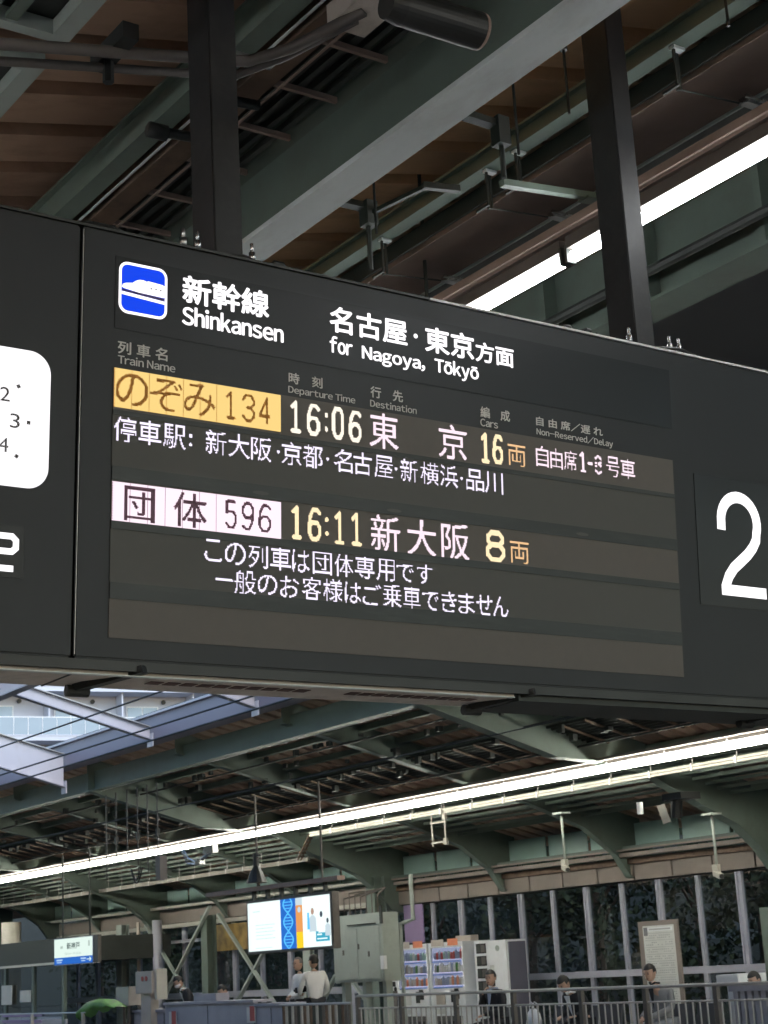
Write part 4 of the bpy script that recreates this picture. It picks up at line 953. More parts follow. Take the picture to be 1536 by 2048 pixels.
shelter(ypx(508, 16.5), ypx(330, 16.5), 1.13, 'long grey partition with two small notices below the masked man', ((ypx(503, 16.4), ypx(486, 16.4), .72, 1.0), (ypx(346, 16.4), ypx(331, 16.4), .66, .95)))
shelter(ypx(592, 16.7), ypx(530, 16.7), 1.06, 'short grey partition standing under the two men in white shirts')
shelter(ypx(328, 16.5), ypx(268, 16.5), 1.0, 'lower grey partition left of the long one')
b = MB(); ya, yb = ypx(450, 16.8), ypx(405, 16.8); b.box((16.6, ya, 1.13), (16.9, yb, 1.27)); tag(b.build('desk_box', 'grey', bevel=.01), 'flat grey box standing on the long partition', 'box')
# beige boxes
ya, yb = ypx(313, 16.4), ypx(280, 16.4)
t = thing('control_box', 'beige control box with two red buttons on a stand', 'control box', (16.4, ya, 0))
B((16.3, ya, 1.32), (16.6, yb, 1.77)).build('case', 'beige', t, bevel=.01); B((16.36, ya+.18, .0), (16.54, yb-.12, 1.32)).build('stand', 'beige', t); B((16.36, ya-.10, 1.2), (16.6, ya-.005, 1.80)).build('side_case', 'cream', t)
for k in (.32, .55):
    y = ya+(yb-ya)*k; MB().tube([(16.299, y, 1.62), (16.285, y, 1.62)], .05, 12).build('button', 'red', t)
ya, yb = ypx(266, 16.4), ypx(240, 16.4)
t = thing('cabinet_post', 'beige cabinet on two pipes left of the control box', 'cabinet', (16.4, ya, 0))
B((16.3, ya, 1.10), (16.6, yb, 1.48)).build('case', 'beige', t, bevel=.01)
for k in (.3, .7): y = ya+(yb-ya)*k; MB().tube([(16.4, y, 0), (16.4, y, 1.1)], .03, 8).build('pipe', 'pipe', t)
# green cover
b = MB(); 
C0 = on('X', 205, 2010, 16.0); rows = []
for i in range(9):
    u_ = i/8; y = C0.y+.80-1.7*u_; top = 1.14+.13*math.sin(u_*3.0)-.15*max(0, u_-.6); low = .80+.28*u_**.6+.05*math.sin(i*2)
    rows.append([(15.9-.14*math.sin(math.pi*k/5)-.02*math.sin(i*1.7+k), y, low+(top-low)*k/5) for k in range(6)]+[(16.15, y, top-.02)])
vs = [p for r_ in rows for p in r_]; fs = [(i*7+k, i*7+k+1, (i+1)*7+k+1, (i+1)*7+k) for i in range(8) for k in range(6)]
tag(b.mesh(vs, fs).build('green_sheet', 'leafgreen', smooth=True), 'bright green sheet draped over the railing at the left', 'sheet')
# equipment cabinet
t = thing('equipment_cabinet', 'tall pale green equipment cabinet under pipes right of the lit screen', 'cabinet', (19, 28.5, 1.9))
B((19, 27.65, 1.32), (19.4, 29.42, 2.62)).build('case', 'green_lt', t, bevel=.015)
B((18.985, 27.75, 1.38), (18.998, 28.50, 2.35)).build('door', 'green_lt', t); B((18.985, 28.53, 1.38), (18.998, 29.32, 2.35)).build('door', 'green_lt', t)
B((18.98, 27.85, 2.41), (18.998, 28.85, 2.43)).build('drip_rail', 'black', t); B((18.97, 27.6, 2.4), (18.998, 27.68, 2.75)).build('pipe_clamp', 'dark', t)
for (y, z) in ((29.0, 1.85), (28.45, 1.95), (28.1, 1.8)): B((18.97, y, z), (18.984, y+.04, z+.1)).build('latch', 'pipe', t)
for y in (27.75, 28.45, 29.2): B((19.1, y, 0), (19.25, y+.12, 1.32)).build('leg', 'green_lt', t)
B((18.9, 27.5, 1.55), (18.97, 27.62, 1.80)).build('side_box', 'white', t)
b = MB()
for i in range(7): b.tube([(19.1, 27.9+.2*i, 2.6), (19.1, 27.9+.2*i, 2.95+.05*(i % 3)), (19.3+.1*i, 27.9+.2*i, 3.1)], .02, 6)
b.build('conduits', 'pipe', t); 
b = MB(); b.tube([(19.5, 27.3, 3.3), (19.5, 27.3, 2.45), (19.5, 27.6, 2.4), (19.5, 27.75, 2.4), (19.5, 27.75, .2)], .045, 8); tag(b.build('drain_pipe', 'green_lt'), 'pale green drain pipe bending beside the equipment cabinet', 'pipe')
# lit advertising screen
t = thing('advert_screen', 'large lit advertising screen with blue helix panel hanging over the far platform', 'screen', (16.5, 27, 2.4))
ya, yb, z0, z1 = 25.62, 28.5, 2.0, 2.885
B((16.52, ya-.06, z0-.05), (16.68, yb+.06, z1+.05)).build('case', 'pipe', t, bevel=.01)
def sc(name, m_, y0, y1, za, zb_, d=0.): return B((16.515-d, ya+(yb-ya)*(1-y1), z0+(z1-z0)*za), (16.519-d, ya+(yb-ya)*(1-y0), z0+(z1-z0)*zb_)).build(name, m_, t)
def sp(name, m_, pts, d): return MB().face([(16.513-d, ya+(yb-ya)*(1-a), z0+(z1-z0)*c) for a, c in pts]).build(name, m_, t)
sc('white_area', 'adw', 0, .415, 0, 1); sc('helix_area', 'adb', .415, .60, 0, 1); sc('orange_area', 'ado', .60, .68, .32, .85); sc('pale_area', 'adp', .60, .68, .85, 1); sc('yellow_area', 'ady', .60, .68, 0, .32); sc('picture_area', 'adw', .68, 1, 0, 1)
def helix(ph):
    P = [(.508+.055*math.sin(k*.55+ph), k/16) for k in range(17)]
    return P
for ph in (0, math.pi):
    P = helix(ph)
    for a, c in zip(P, P[1:]): sp('helix_strand', 'adb2', [(a[0]-.008, a[1]), (a[0]+.008, a[1]), (c[0]+.008, c[1]), (c[0]-.008, c[1])], .003)
for k in range(1, 16):
    a, c = helix(0)[k], helix(math.pi)[k]; sp('helix_rung', 'adb2', [(a[0], a[1]-.010), (c[0], c[1]-.010), (c[0], c[1]+.008), (a[0], a[1]+.008)], .0028)
for k in range(5): sc('faint_line', 'adg', .10, .34-.03*(k % 2), .52-.07*k, .535-.07*k, .004)
sc('faint_line', 'adg', .07, .16, .80, .82, .004); sc('faint_line', 'adg', .09, .30, .05, .065, .004)
sc('caption_box', 'adc', .83, .985, .10, .30, .004); sc('caption_line', 'adw', .845, .90, .22, .25, .006); sc('caption_line', 'adw', .845, .96, .14, .165, .006)
def fig(cx, h0, s_, hm, bmm):
    sp('figure_body', bmm, [(cx-.045*s_, h0), (cx+.045*s_, h0), (cx+.04*s_, h0+.28*s_), (cx+.015*s_, h0+.34*s_), (cx-.015*s_, h0+.34*s_), (cx-.04*s_, h0+.28*s_)], .0035)
    sp('figure_head', hm, [(cx+.02*s_*math.cos(k*.785), h0+.42*s_+.075*s_*math.sin(k*.785)) for k in range(8)], .0038)
fig(.80, .30, .95, 'ads', 'adp'); fig(.90, .27, .85, 'adf', 'adw'); fig(.97, .2, .7, 'adf', 'adp'); sp('figure_body', 'ado', [(.61, .4), (.665, .4), (.67, .62), (.64, .72), (.61, .62)], .004); sp('figure_head', 'adp', [(.645+.02*math.cos(k*.785), .76+.06*math.sin(k*.785)) for k in range(8)], .0042); sp('flask', 'adb2', [(.735, .35), (.765, .35), (.76, .68), (.74, .68)], .004)
for k in range(6): y = ya+.2+k*.5; B((16.55, y, z1+.05), (16.62, y+.06, z1+.22)).build('hanger_bracket', 'dark', t)
B((16.5, ya-.3, z1+.22), (16.66, yb+1.6, z1+.30)).build('hanger_beam', 'duct', t)
for y in (ya+.3, yb-.3): MB().tube([(16.58, y, z1+.3), (16.58, y, 4.9)], .02, 6).build('hanger_rod', 'pipe', t)
# station name sign
t = thing('station_name_sign', 'small lit station name sign with blue lower band at the left', 'sign', (17, 37.5, 2.3))
ya, yb, z0, z1 = 36.45, 38.55, 2.05, 2.63
B((17.03, ya-.25, z0-.0), (17.12, ya-.03, z1+.02)).build('side_case', 'pipe', t); B((17.02, ya-.03, z0-.02), (17.2, yb+.03, z1+.02)).build('case', 'grey', t)
def sc(name, m_, y0, y1, za, zb_, d=0.): return B((17.012-d, ya+(yb-ya)*(1-y1), z0+(z1-z0)*za), (17.018-d, ya+(yb-ya)*(1-y0), z0+(z1-z0)*zb_)).build(name, m_, t)
sc('white_field', 'stw', 0, 1, .27, 1); sc('blue_band', 'stb', 0, 1, 0, .27)
def stx(s_, a, c, za, zb_, m_, off=0., lt=False):
    mb = MB(); text_in(mb, s_, a, c, za, zb_, lambda u_, v_: (17.010, ya+(yb-ya)*(1-u_), z0+(z1-z0)*v_), off, lt); mb.build('lettering', m_, t)
LIFT = Vector((-1, 0, 0))

stx('新神戸', .34, .68, .58, .83, 'stk', .02); stx('Shin-Kobe', .28, .72, .36, .45, 'stg', .0, True)
sc('corner_mark', 'stg', .17, .23, .62, .72, .003); sc('corner_mark', 'stg', .90, .94, .64, .85, .003)
for (a, c, za, zb_) in ((.06, .22, .14, .20), (.07, .20, .06, .10), (.70, .84, .15, .21), (.72, .82, .07, .11)): sc('small_print', 'stl', a, c, za, zb_, .003)
mb = MB(); mp = lambda u_, v_: (17.008, ya+(yb-ya)*(1-u_), z0+(z1-z0)*v_)
mb.face([mp(.86, .122), mp(.96, .122), mp(.96, .152), mp(.86, .152)]); mb.face([mp(.92, .06), mp(.945, .06), mp(.98, .138), mp(.945, .215), mp(.92, .215), mp(.952, .138)]); mb.build('arrow', 'stw', t)
for y in (ya+.3, yb-.3): MB().tube([(17.1, y, z1), (17.1, y, 4.6)], .02, 6).build('hanger_rod', 'dark', t)
# dim advert, waiting room
tag(MB().box((21.7, 35.6, 2.2), (21.75, 39.6, 2.85)).build('dim_banner', mat('dim_banner', (.30, .20, .06), .6, var=.5, scale=3)), 'dim yellow brown banner under the ledge behind the station name sign', 'banner')
t = thing('waiting_room', 'dark glazed waiting room at the left edge of the far platform', 'waiting room', (18.5, 45, 0))
B((18.4, 41.0, 2.15), (21.4, 60, 2.75)).build('roof', 'dark', t); B((18.38, 41.0, 2.10), (18.42, 60, 2.16)).build('eave_strip', 'rail', t)
B((18.45, 41.1, 0), (18.5, 60, .75)).build('base_panel', 'grey', t)
for i in range(8):
    y = 41.2+1.9*i; B((18.44, y, .0), (18.52, y+.14, 2.1)).build('post', 'green', t)
    MB().face([(18.48, y+.14, .75), (18.48, y+1.9, .75), (18.48, y+1.9, 2.1), (18.48, y+.14, 2.1)]).build('pane', 'glass', t)
for k in range(4): B((18.43, 42.6, .35+.16*k), (18.45, 45.2, .43+.16*k)).build('louvre_slat', 'purple', t)
for (x, y0, y1_) in ((13, 1938, 1990), (50, 1930, 1945)):
    P = on('X', x, 1965, 18.4); B((18.40, P.y-.35, 1.15 if x < 20 else 1.2), (18.42, P.y+.35, 1.65 if x < 20 else 1.5)).build('notice', 'paper', t)

# vending machines
def vending(ya, yb, lb, sd, warm):
    t = thing('vending_machine', lb, 'vending machine', (20.8, ya, 0), 'drink vending machines')
    random.seed(sd); H = 2.0
    L = ya+.04; Rr = yb-.42 if warm else yb-.06
    b = MB(); b.box((20.85, ya, .08), (21.5, yb, H)); b.box((20.80, ya, .08), (20.85, yb, 1.13)); b.box((20.80, ya, 1.90), (20.85, yb, H)); b.box((20.80, ya, 1.13), (20.85, L, 1.90)); b.box((20.80, Rr, 1.13), (20.85, yb, 1.90)); b.build('body', 'white', t)
    MB().face([(20.848, L, 1.13), (20.848, Rr, 1.13), (20.848, Rr, 1.90), (20.848, L, 1.90)]).build('display_back', 'vend_lit', t)
    for k in range(3):
        z = 1.15+.25*k; B((20.81, L+.02, z), (20.846, Rr-.02, z+.02)).build('shelf', 'white', t); B((20.806, L+.02, z+.002), (20.81, Rr-.02, z+.018)).build('price_strip', 'vend_strip', t)
        n = int((Rr-L)/.085)
        for i in range(n):
            y = L+.05+(Rr-L-.08)*i/n; h = random.uniform(.13, .19); cm = random.choice([['orange', 'beige', 'white', 'shirtblue', 'paper'], ['paper', 'leafgreen', 'shirtblue', 'white', 'beige'], ['red', 'shirtblue', 'paper', 'acryl']][k])
            MB().tube([(20.825, y, z+.02), (20.825, y, z+.02+h*.75), (20.825, y, z+.02+h)], [.028, .028, .012], 7).build('drink_bottle', cm, t)
        B((20.799, L+.03, z-.035), (20.803, Rr-.03, z-.012)).build('button_row', 'blue', t)
    for (y0, y1, m_) in ((.10, .42, 'orange'), (.55, .95, 'beige')): w_ = Rr-L; B((20.79, L+w_*y0, 1.93), (20.798, L+w_*y1, 2.06)).build('top_sticker', m_, t)
    MB().face([(20.795, L+.02, 1.13), (20.795, Rr-.02, 1.13), (20.795, Rr-.02, 1.90), (20.795, L+.02, 1.90)]).build('display_glass', 'clear', t)
    w_ = yb-ya
    B((20.79, L+.15, .90), (20.798, L+.42, 1.06)).build('coin_panel', 'coin', t); B((20.785, L+.16, 1.04), (20.79, L+.30, 1.10)).build('card_reader', 'black', t); B((20.785, L+.28, .84), (20.79, L+.42, .97)).build('card_reader', 'black', t)
    B((20.79, Rr-.42, .80), (20.798, Rr-.12, 1.03)).build('notice', 'beige' if not warm else 'paper', t); B((20.79, Rr-.40, .62), (20.798, Rr-.1, .72)).build('notice', 'paper', t)
    B((20.785, L+.08, .35), (20.799, Rr-.08, .58)).build('delivery_flap', 'pipe', t)
    for k in range(5): B((20.78, L+.14+(Rr-L-.3)*k/5, .38), (20.784, L+.14+(Rr-L-.3)*(k+.75)/5, .48)).build('flap_window', 'coin', t)
    if warm:
        B((20.79, Rr+.06, .08), (20.798, yb-.03, 1.10)).build('lower_panel', 'pipe', t); B((20.79, Rr+.12, 1.18), (20.798, yb-.12, 1.28)).build('can_hole', 'coin', t)
        MB().tube([(20.798, Rr+.14, 1.85), (20.785, Rr+.14, 1.85)], .05, 12).build('round_sticker', 'green', t)
        for k in (.12, .28): MB().tube([(20.798, Rr+k, 1.13), (20.785, Rr+k, 1.13)], .045, 12).build('disposal_hole', 'coin', t)
    return t
vending(28.70, 30.18, 'left lit drink vending machine with a narrow bin column at its side', 4, True)
vending(27.50, 28.64, 'right lit drink vending machine beside the column of small dark doors', 9, False)
t = thing('locker_machine', 'white machine with a column of eight small dark doors beside the vending machines', 'vending machine', (20.8, 26.1, 0))
B((20.8, 26.12, .08), (21.3, 27.12, 1.97)).build('body', 'white', t)
for k in range(8):
    z = 1.74-.235*k
    f = B((20.785, 26.74, z), (20.798, 27.04, z+.185)).build('door', 'coin', t); B((20.778, 26.76, z+.02), (20.784, 26.885, z+.165)).build('door_panel', 'pipe', f); B((20.778, 26.905, z+.02), (20.784, 27.02, z+.165)).build('door_panel', 'dark', f)
MB().tube([(20.798, 26.38, 1.82), (20.785, 26.38, 1.82)], .055, 12).build('round_sticker', 'green_lt', t)
for (z, m_) in ((1.42, 'paper'), (1.28, 'red'), (1.12, 'coin')): B((20.785, 26.52, z), (20.798, 26.64, z+.09)).build('small_panel', m_, t)
B((20.85, 26.08, .1), (21.25, 26.119, 1.93)).build('side_panel', 'sidegrey', t)
tag(B((21.9, 30.3, 2.05), (21.93, 31.0, 2.86)).build('purple_screen', 'purple'), 'pale purple curtain panel in the window behind the left vending machine', 'curtain')
tag(B((21.4, 28.0, 2.0), (21.6, 28.5, 2.12)).build('carton', 'beige'), 'small beige carton on top behind the right vending machine', 'box')

# notice board
t = thing('timetable_board', 'tall framed timetable board behind the seated man in grey', 'notice board', (20.5, 21.6, 0))
b = MB(); b.box((20.515, 21.13, .35), (20.55, 21.22, 2.10)); b.box((20.515, 21.98, .35), (20.55, 22.09, 2.10)); b.box((20.515, 21.22, 2.02), (20.55, 21.98, 2.10)); b.build('frame', 'fascia', t)
B((20.515, 21.22, .5), (20.55, 21.98, 2.02)).build('sheet', 'paper', t)
B((20.508, 21.26, 1.93), (20.514, 21.94, 1.99)).build('title_strip', 'white', t); B((20.505, 21.86, 1.86), (20.508, 21.95, 1.995)).build('title_mark', 'ink', t)
B((20.505, 21.30, 1.945), (20.507, 21.82, 1.972)).build('title_line', 'softink', t)
random.seed(2)
for i in range(11):
    z = 1.80-.115*i; B((20.508, 21.25, z+.09), (20.512, 21.95, z+.098)).build('rule', 'softink', t)
    mb = MB()
    for k in range(14):
        y = 21.28+.047*k
        for q_ in range(2):
            if random.random() < .75: mb.box((20.508, y, z+.01+.038*q_), (20.512, y+.03, z+.028+.038*q_))
    mb.build('small_print', 'softink', t, kind='stuff')
# benches, bag, counters
YP0 = lambda x: on('X', x, 1990, 17.75).y
def bench(y0, n, lb):
    t = thing('bench', lb, 'bench', (17.75, y0, 0), 'dark benches on the far platform')
    for i in range(n):
        y = y0+.55*i
        b = MB(); b.box((17.55, y+.02, .43), (17.95, y+.50, .48)); b.build('seat', 'bench', t, bevel=.01)
        b = MB(); b.prism([(17.95, y+.02, .46), (17.99, y+.02, .46), (18.07, y+.02, .84), (18.03, y+.02, .84)], (0, .48, 0)); b.build('backrest', 'bench', t)
    for y in (y0+.1, y0+.55*n-.15): B((17.70, y, 0), (17.755, y+.06, .43)).build('leg', 'rail', t)
bench(YP0(994)-.55, 2, 'dark bench under the man with his hand at his mouth')
bench(YP0(1163)-.6, 3, 'dark bench under the man bowing his head')
bench(YP0(1326)-.9, 3, 'dark bench under the man in the grey jacket')
P = on('X', 1061, 2010, 17.6)
b = MB(); rg = []
for k, (r1, r2, z) in enumerate(((.08, .12, .485), (.11, .16, .54), (.105, .15, .66), (.08, .11, .76), (.04, .06, .82))):
    rg.append([(17.65+r1*math.cos(a*math.pi/7)*(1+.12*math.sin(a*3+k)), P.y+r2*math.sin(a*math.pi/7)*(1+.1*math.cos(a*2.3+k)), z+.01*math.sin(a*2)) for a in range(14)])
vs = [p for r_ in rg for p in r_]; fs = [(i*14+k, i*14+(k+1) % 14, (i+1)*14+(k+1) % 14, (i+1)*14+k) for i in range(4) for k in range(14)]+[tuple(range(13, -1, -1))]
t = thing('plastic_bag', 'white plastic bag standing on the bench right of the man with hand at mouth', 'bag', (17.65, P.y, .48))
b.mesh(vs, fs).build('sack', 'bag', t, smooth=True)
for s_ in (-1, 1): MB().tube([(17.65+.03*s_, P.y-.06, .81), (17.65+.04*s_, P.y-.05, .90), (17.65+.03*s_, P.y+.0, .93), (17.65+.04*s_, P.y+.04, .90), (17.65+.03*s_, P.y+.06, .81)], .008, 5).build('handle', 'bag', t)
ya, yb = ypx(1560, 17.2), ypx(1466, 17.2)
t = thing('slatted_counter', 'grey counter with upright slats at the bottom right corner', 'counter', (17.2, ya, 0))
B((17.15, ya-.6, 1.02), (17.7, yb+.02, 1.10)).build('top', 'grey', t); B((17.30, ya-.6, 0), (17.34, yb, 1.02)).build('backing', 'dark', t)
y = yb-.10
while y > ya-.5: B((17.2, y, 0), (17.26, y+.085, 1.02)).build('slat', 'grey', t); y -= .125
ya, yb = ypx(1480, 18.2, 1960), ypx(1437, 18.2, 1960)
t = thing('white_bin', 'white box machine standing left of the slatted counter', 'box', (18.2, ya, 0))
B((18.2, ya, .0), (18.7, yb-.15, 1.10)).build('body', 'white', t, bevel=.01); B((18.15, ya-.02, 1.10), (18.72, yb, 1.22)).build('lid', 'white', t, bevel=.01)
tag(B((21.6, 20.3, .0), (21.75, 20.5, 1.2)).build('window_post', 'blue_grey'), 'short blue grey post below the sill right of the grey jacket', 'post')

# ================================================================== PEOPLE
def skin_mesh(verts, edges, radii, root=0, lvl=1):
    me = bpy.data.meshes.new('scratch_body'); me.from_pydata(verts, edges, []); o = bpy.data.objects.new('scratch_body', me); col.objects.link(o)
    md = o.modifiers.new('s', 'SKIN'); md.use_smooth_shade = True
    for i, sv in enumerate(me.skin_vertices[0].data):
        r_ = radii[i]; sv.radius = r_ if isinstance(r_, tuple) else (r_, r_); sv.use_root = i == root
    sb = o.modifiers.new('u', 'SUBSURF'); sb.levels = lvl; sb.render_levels = lvl
    out = bpy.data.meshes.new_from_object(o.evaluated_get(bpy.context.evaluated_depsgraph_get()))
    vs = [tuple(v.co) for v in out.vertices]; fs = [tuple(p.vertices) for p in out.polygons]
    bpy.data.objects.remove(o); bpy.data.meshes.remove(me); bpy.data.meshes.remove(out); return vs, fs
def ellipsoid(c, rad, nu=14, nv=10, v0=0., v1=1., keep=None):
    c = Vector(c); vs = []; fs = []
    for j in range(nv+1):
        t = math.pi*(v0+(v1-v0)*j/nv)
        for i in range(nu): a = 2*math.pi*i/nu; vs.append((c.x+rad[0]*math.sin(t)*math.cos(a), c.y+rad[1]*math.sin(t)*math.sin(a), c.z+rad[2]*math.cos(t)))
    for j in range(nv):
        for i in range(nu):
            f = (j*nu+i, (j+1)*nu+i, (j+1)*nu+(i+1) % nu, j*nu+(i+1) % nu)
            if keep is None or keep(sum((Vector(vs[k]) for k in f), Vector())/4-c): fs.append(f)
    return vs, fs
def person(name_label, loc, yaw, J, top, bottom, hair, shirt=None, mask=False, headyaw=0., nod=0., tie=False, bald=False, top_name='jacket', scale=1.08):
    """J: joints in the body's frame, x to its left, y forward, z up"""
    t = thing('person', name_label, 'person', loc); Rz = Matrix.Rotation(yaw, 3, 'Z'); L = Vector(loc); t.scale = (scale,)*3
    W = lambda p: tuple(Rz @ Vector(p)+L)
    jn = ['pel', 'wai', 'che', 'neb', 'nec', 'shL', 'elL', 'wrL', 'hdL', 'shR', 'elR', 'wrR', 'hdR', 'hiL', 'knL', 'anL', 'toL', 'hiR', 'knR', 'anR', 'toR']
    rd = dict(pel=(.13, .10), wai=(.125, .095), che=(.15, .105), neb=(.07, .06), nec=(.05, .05), shL=.055, shR=.055, elL=.042, elR=.042, wrL=.027, wrR=.027, hdL=(.036, .02), hdR=(.036, .02),
              hiL=.085, hiR=.085, knL=.058, knR=.058, anL=.04, anR=.04, toL=(.045, .03), toR=(.045, .03))
    ed = [('pel', 'wai'), ('wai', 'che'), ('che', 'neb'), ('neb', 'nec'), ('che', 'shL'), ('shL', 'elL'), ('elL', 'wrL'), ('wrL', 'hdL'), ('che', 'shR'), ('shR', 'elR'), ('elR', 'wrR'), ('wrR', 'hdR'),
          ('pel', 'hiL'), ('hiL', 'knL'), ('knL', 'anL'), ('anL', 'toL'), ('pel', 'hiR'), ('hiR', 'knR'), ('knR', 'anR'), ('anR', 'toR')]
    def sub(names, grow, m_, nm, root, parent=t):
        idx = {n_: i for i, n_ in enumerate(names)}; e_ = [(idx[a], idx[c]) for a, c in ed if a in idx and c in idx]
        rr_ = [tuple(q+grow for q in rd[n_]) if isinstance(rd[n_], tuple) else (rd[n_]+grow,)*2 for n_ in names]
        vs, fs = skin_mesh([J[n_] for n_ in names], e_, rr_, idx[root]); return MB().mesh([W(p) for p in vs], fs), nm, m_
    mb, _, _ = sub(jn, -.012, None, '', 'pel')
    # fingers on both hands, rooted in the palm, unequal and bent
    for s_ in 'LR':
        h = Vector(J['hd'+s_]); w_ = Vector(J['wr'+s_]); d = (h-w_).normalized(); sd = d.cross(Vector((0, .3, 1))).normalized(); up = sd.cross(d)
        for k in range(4):
            o_ = h+sd*(k-1.5)*.017; ln = (.055, .065, .06, .048)[k]; mb.tube([W(o_-d*.01), W(o_+d*ln*.55-up*.004), W(o_+d*ln*.85-up*.022), W(o_+d*ln*.8-up*.04)], [.0085, .0085, .008, .006], 6)
        sgn = 1 if s_ == 'L' else -1; mb.tube([W(h-d*.03+sd*.02*sgn), W(h+sd*.045*sgn), W(h+d*.03+sd*.048*sgn-up*.01)], [.011, .010, .007], 6)
    # head with face, ears, nose
    nk = Vector(J['nec']); hd = nk+Vector((0, .02+nod*.09, .115-abs(nod)*.02)); HR = Matrix.Rotation(headyaw, 3, 'Z') @ Matrix.Rotation(-nod, 3, 'X')
    HW = lambda p: W(hd+HR @ Vector(p))
    vs, fs = ellipsoid((0, 0, 0), (.076, .095, .115), 16, 12); vs = [(x*(1-.25*max(0, -z/.115)), y+(.012 if z < -.03 and y > 0 else 0), z) for x, y, z in vs]; mb.mesh([HW(p) for p in vs], fs)
    mb.mesh([HW(p) for p in ((-.014, .088, -.022), (.014, .088, -.022), (0, .118, -.022), (0, .092, .022))], [(0, 1, 2), (0, 2, 3), (2, 1, 3)])
    for s_ in (-1, 1): v2, f2_ = ellipsoid((.077*s_, -.005, -.002), (.012, .02, .032), 8, 6); mb.mesh([HW(p) for p in v2], f2_)
    body = mb.build('body', 'skin', t, smooth=True)
    for s_ in (-1, 1): v2, f2_ = ellipsoid((.029*s_, .086, .012), (.013, .009, .007), 8, 5); MB().mesh([HW(p) for p in v2], f2_).build('eye', 'hair', body); v2, f2_ = ellipsoid((.030*s_, .088, .030), (.018, .007, .004), 8, 4); MB().mesh([HW(p) for p in v2], f2_).build('eyebrow', hair, body)
    v2, f2_ = ellipsoid((0, .094, -.052), (.024, .008, .006), 8, 5); MB().mesh([HW(p) for p in v2], f2_).build('mouth', 'maroon', body)
    if mask: v2, f2_ = ellipsoid((0, .012, -.045), (.074, .100, .055), 14, 8, keep=lambda q_: q_.y > .02); MB().mesh([HW(p) for p in v2], f2_).build('face_mask', 'mask', t, smooth=True)
    lim = .05 if not bald else .07
    v2, f2_ = ellipsoid((0, -.006, .012), (.086, .104, .118), 18, 14, keep=lambda q_: q_.z > (lim if q_.y > .03 else -.055 if q_.y < -.02 else .0)); MB().mesh([HW(p) for p in v2], f2_).build('hair', hair, t, smooth=True)
    for names, grow, m_, nm, root in ((['pel', 'wai', 'che', 'neb', 'shL', 'elL', 'wrL', 'shR', 'elR', 'wrR'], .014, top, top_name, 'wai'), (['pel', 'hiL', 'knL', 'anL', 'hiR', 'knR', 'anR'], .012, bottom, 'trousers', 'pel'), ):
        a, nm_, mm = sub(names, grow, m_, nm, root); a.build(nm_, mm, t, smooth=True)
    for s_ in 'LR':
        a, c = Vector(J['an'+s_]), Vector(J['to'+s_]); MB().tube([W(a+Vector((0, -.04, -.02))), W(a*.4+c*.6), W(c+Vector((0, .03, 0)))], [.048, .045, .03], 10).build('shoe', 'black', t, smooth=True)
    if shirt:
        c = Vector(J['che']); n_ = Vector(J['neb']); up = (n_-c).normalized(); f_ = Vector((1, 0, 0)).cross(up)*-1
        f_ = f_ if f_.y > 0 else -f_
        pts = [n_+f_*.085+up*.015+Vector((-.055, 0, 0)), n_+f_*.085+up*.015+Vector((.055, 0, 0)), c+f_*.135-up*.14]
        MB().prism([W(p) for p in pts], Rz @ (f_*.006)).build('shirt_front', shirt, t)
        if tie: MB().prism([W(n_+f_*.095+Vector((-.012, 0, 0))), W(n_+f_*.095+Vector((.012, 0, 0))), W(c+f_*.146-up*.10)], Rz @ (f_*.004)).build('tie', 'suit', t)
        MB().tube([W(n_+Vector((-.06, -.03, .02))), W(n_+Vector((-.055, .05, .03))), W(n_+Vector((0, .075, .0)))], .014, 6).build('collar', shirt, t)
        MB().tube([W(n_+Vector((.06, -.03, .02))), W(n_+Vector((.055, .05, .03))), W(n_+Vector((0, .075, .0)))], .014, 6).build('collar', shirt, t)
    return t
def stand(**k):
    J = dict(pel=(0, 0, .93), wai=(0, 0, 1.08), che=(0, 0, 1.28), neb=(0, -.01, 1.43), nec=(0, 0, 1.49), shL=(-.18, 0, 1.38), elL=(-.23, -.03, 1.12), wrL=(-.20, .12, .95), hdL=(-.18, .18, .92),
             shR=(.18, 0, 1.38), elR=(.23, -.03, 1.12), wrR=(.2, .12, .95), hdR=(.18, .18, .92), hiL=(-.09, 0, .90), knL=(-.1, .02, .49), anL=(-.1, 0, .09), toL=(-.1, .13, .04), hiR=(.09, 0, .90), knR=(.1, .02, .49), anR=(.1, 0, .09), toR=(.1, .13, .04)); J.update(k); return J
def sit(**k):
    J = dict(pel=(0, 0, .56), wai=(0, .02, .70), che=(0, .05, .90), neb=(0, .06, 1.05), nec=(0, .08, 1.11), shL=(-.18, .05, 1.0), elL=(-.23, .08, .76), wrL=(-.15, .28, .68), hdL=(-.12, .35, .67),
             shR=(.18, .05, 1.0), elR=(.23, .08, .76), wrR=(.15, .28, .68), hdR=(.12, .35, .67), hiL=(-.1, .05, .54), knL=(-.14, .44, .52), anL=(-.13, .44, .09), toL=(-.13, .57, .04), hiR=(.1, .05, .54), knR=(.14, .44, .52), anR=(.13, .44, .09), toR=(.13, .57, .04)); J.update(k); return J
FW = R(90)          # facing the tracks (-X)
def YP(x, X, y=1980): return on('X', x, y, X).y
person('seated man in a dark suit and blue shirt holding a hand to his mouth', (17.75, YP(994, 17.75), 0), FW, sit(elR=(.24, .14, .80), wrR=(.05, .24, 1.0), hdR=(.01, .22, 1.06), wrL=(-.02, .30, .70), hdL=(.03, .36, .67)), 'suit', 'suit', 'hair', 'shirtblue', headyaw=R(25), nod=.10)
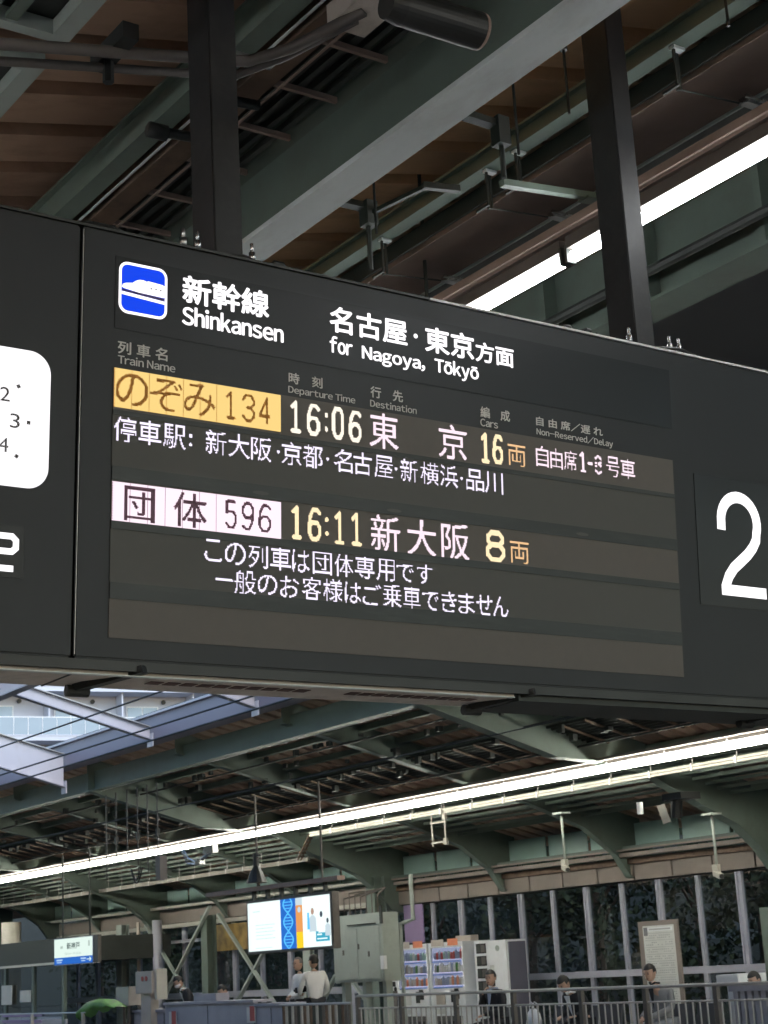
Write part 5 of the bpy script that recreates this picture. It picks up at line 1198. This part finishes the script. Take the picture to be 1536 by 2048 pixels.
person('seated man in a black suit bowing his head, right of the plastic bag', (17.75, YP(1163, 17.75), -.02), FW, sit(che=(0, .14, .86), neb=(0, .20, .98), nec=(0, .24, 1.02), shL=(-.18, .16, .94), shR=(.18, .16, .94)), 'suit', 'suit', 'hair', 'shirt', nod=.65, headyaw=R(5))
person('seated man in a grey jacket with dark collar before the timetable board', (17.6, YP(1326, 17.6), 0), FW, sit(che=(0, .10, .93), neb=(0, .14, 1.08), nec=(0, .17, 1.13), wrL=(-.08, .36, .66), wrR=(.08, .36, .66), hdL=(-.03, .42, .64), hdR=(.04, .42, .64)), 'greyjacket', 'jeans', 'hair', 'suit', nod=.28, headyaw=R(12), scale=1.05)
person('person in a maroon jacket seated behind the slatted counter', (17.9, YP(1528, 17.9, 1970), 0), FW, sit(elL=(-.26, .18, .86), wrL=(-.12, .34, .90), hdL=(-.06, .38, .92), elR=(.26, .18, .86), wrR=(.12, .34, .90), hdR=(.06, .38, .92), neb=(0, .1, 1.02), nec=(0, .13, 1.06)), 'maroon', 'trousers', 'hair', None, nod=.35, scale=.98)
person('grey haired man in a white shirt facing the platform edge, left of the pair', (18.1, YP(599, 18.1, 1960), 0), R(80), stand(elL=(-.24, .02, 1.12), wrL=(-.06, .20, 1.05), hdL=(0, .22, 1.05), elR=(.24, .02, 1.12), wrR=(.06, .20, 1.03), hdR=(.02, .23, 1.02)), 'shirt', 'trousers', 'hairgrey', None, headyaw=R(20), bald=True, top_name='shirt')
person('dark haired man in a white shirt turned away, right of the pair', (17.8, YP(629, 17.8, 1960), .03), R(-10), stand(elL=(-.26, .06, 1.14), wrL=(-.18, .26, 1.06), hdL=(-.14, .32, 1.06), elR=(.25, 0, 1.12), wrR=(.2, .2, 1.02), hdR=(.17, .26, 1.02)), 'shirt', 'trousers', 'hair', None, headyaw=R(18), top_name='shirt')
P = on('X', 607, 1983, 17.7)
b = MB(); b.bar(P+Vector((0, .26, .02)), P+Vector((0, -.2, .06)), .16, .10); o = b.build('folded_jacket', 'suit', bevel=.03); tag(o, 'black folded jacket held between the two men in white shirts', 'jacket')
person('man in a black suit and white face mask looking down behind the long partition', (17.6, YP(386, 17.6, 1990), -.12), R(70), stand(che=(0, .10, 1.24), neb=(0, .17, 1.36), nec=(0, .21, 1.41), shL=(-.18, .12, 1.32), shR=(.18, .12, 1.32), wrL=(-.1, .34, 1.12), wrR=(.1, .34, 1.12), hdL=(-.06, .40, 1.12), hdR=(.06, .40, 1.12), elL=(-.25, .12, 1.08), elR=(.25, .12, 1.08)), 'suit', 'suit', 'hair', 'shirt', mask=True, nod=.55, headyaw=R(12))
person('person sitting behind the long partition, only black hair showing', (17.7, YP(459, 17.7, 1995), -.02), FW, sit(), 'suit', 'trousers', 'hair', None, nod=.5)

bpy.data.objects.remove(_to)
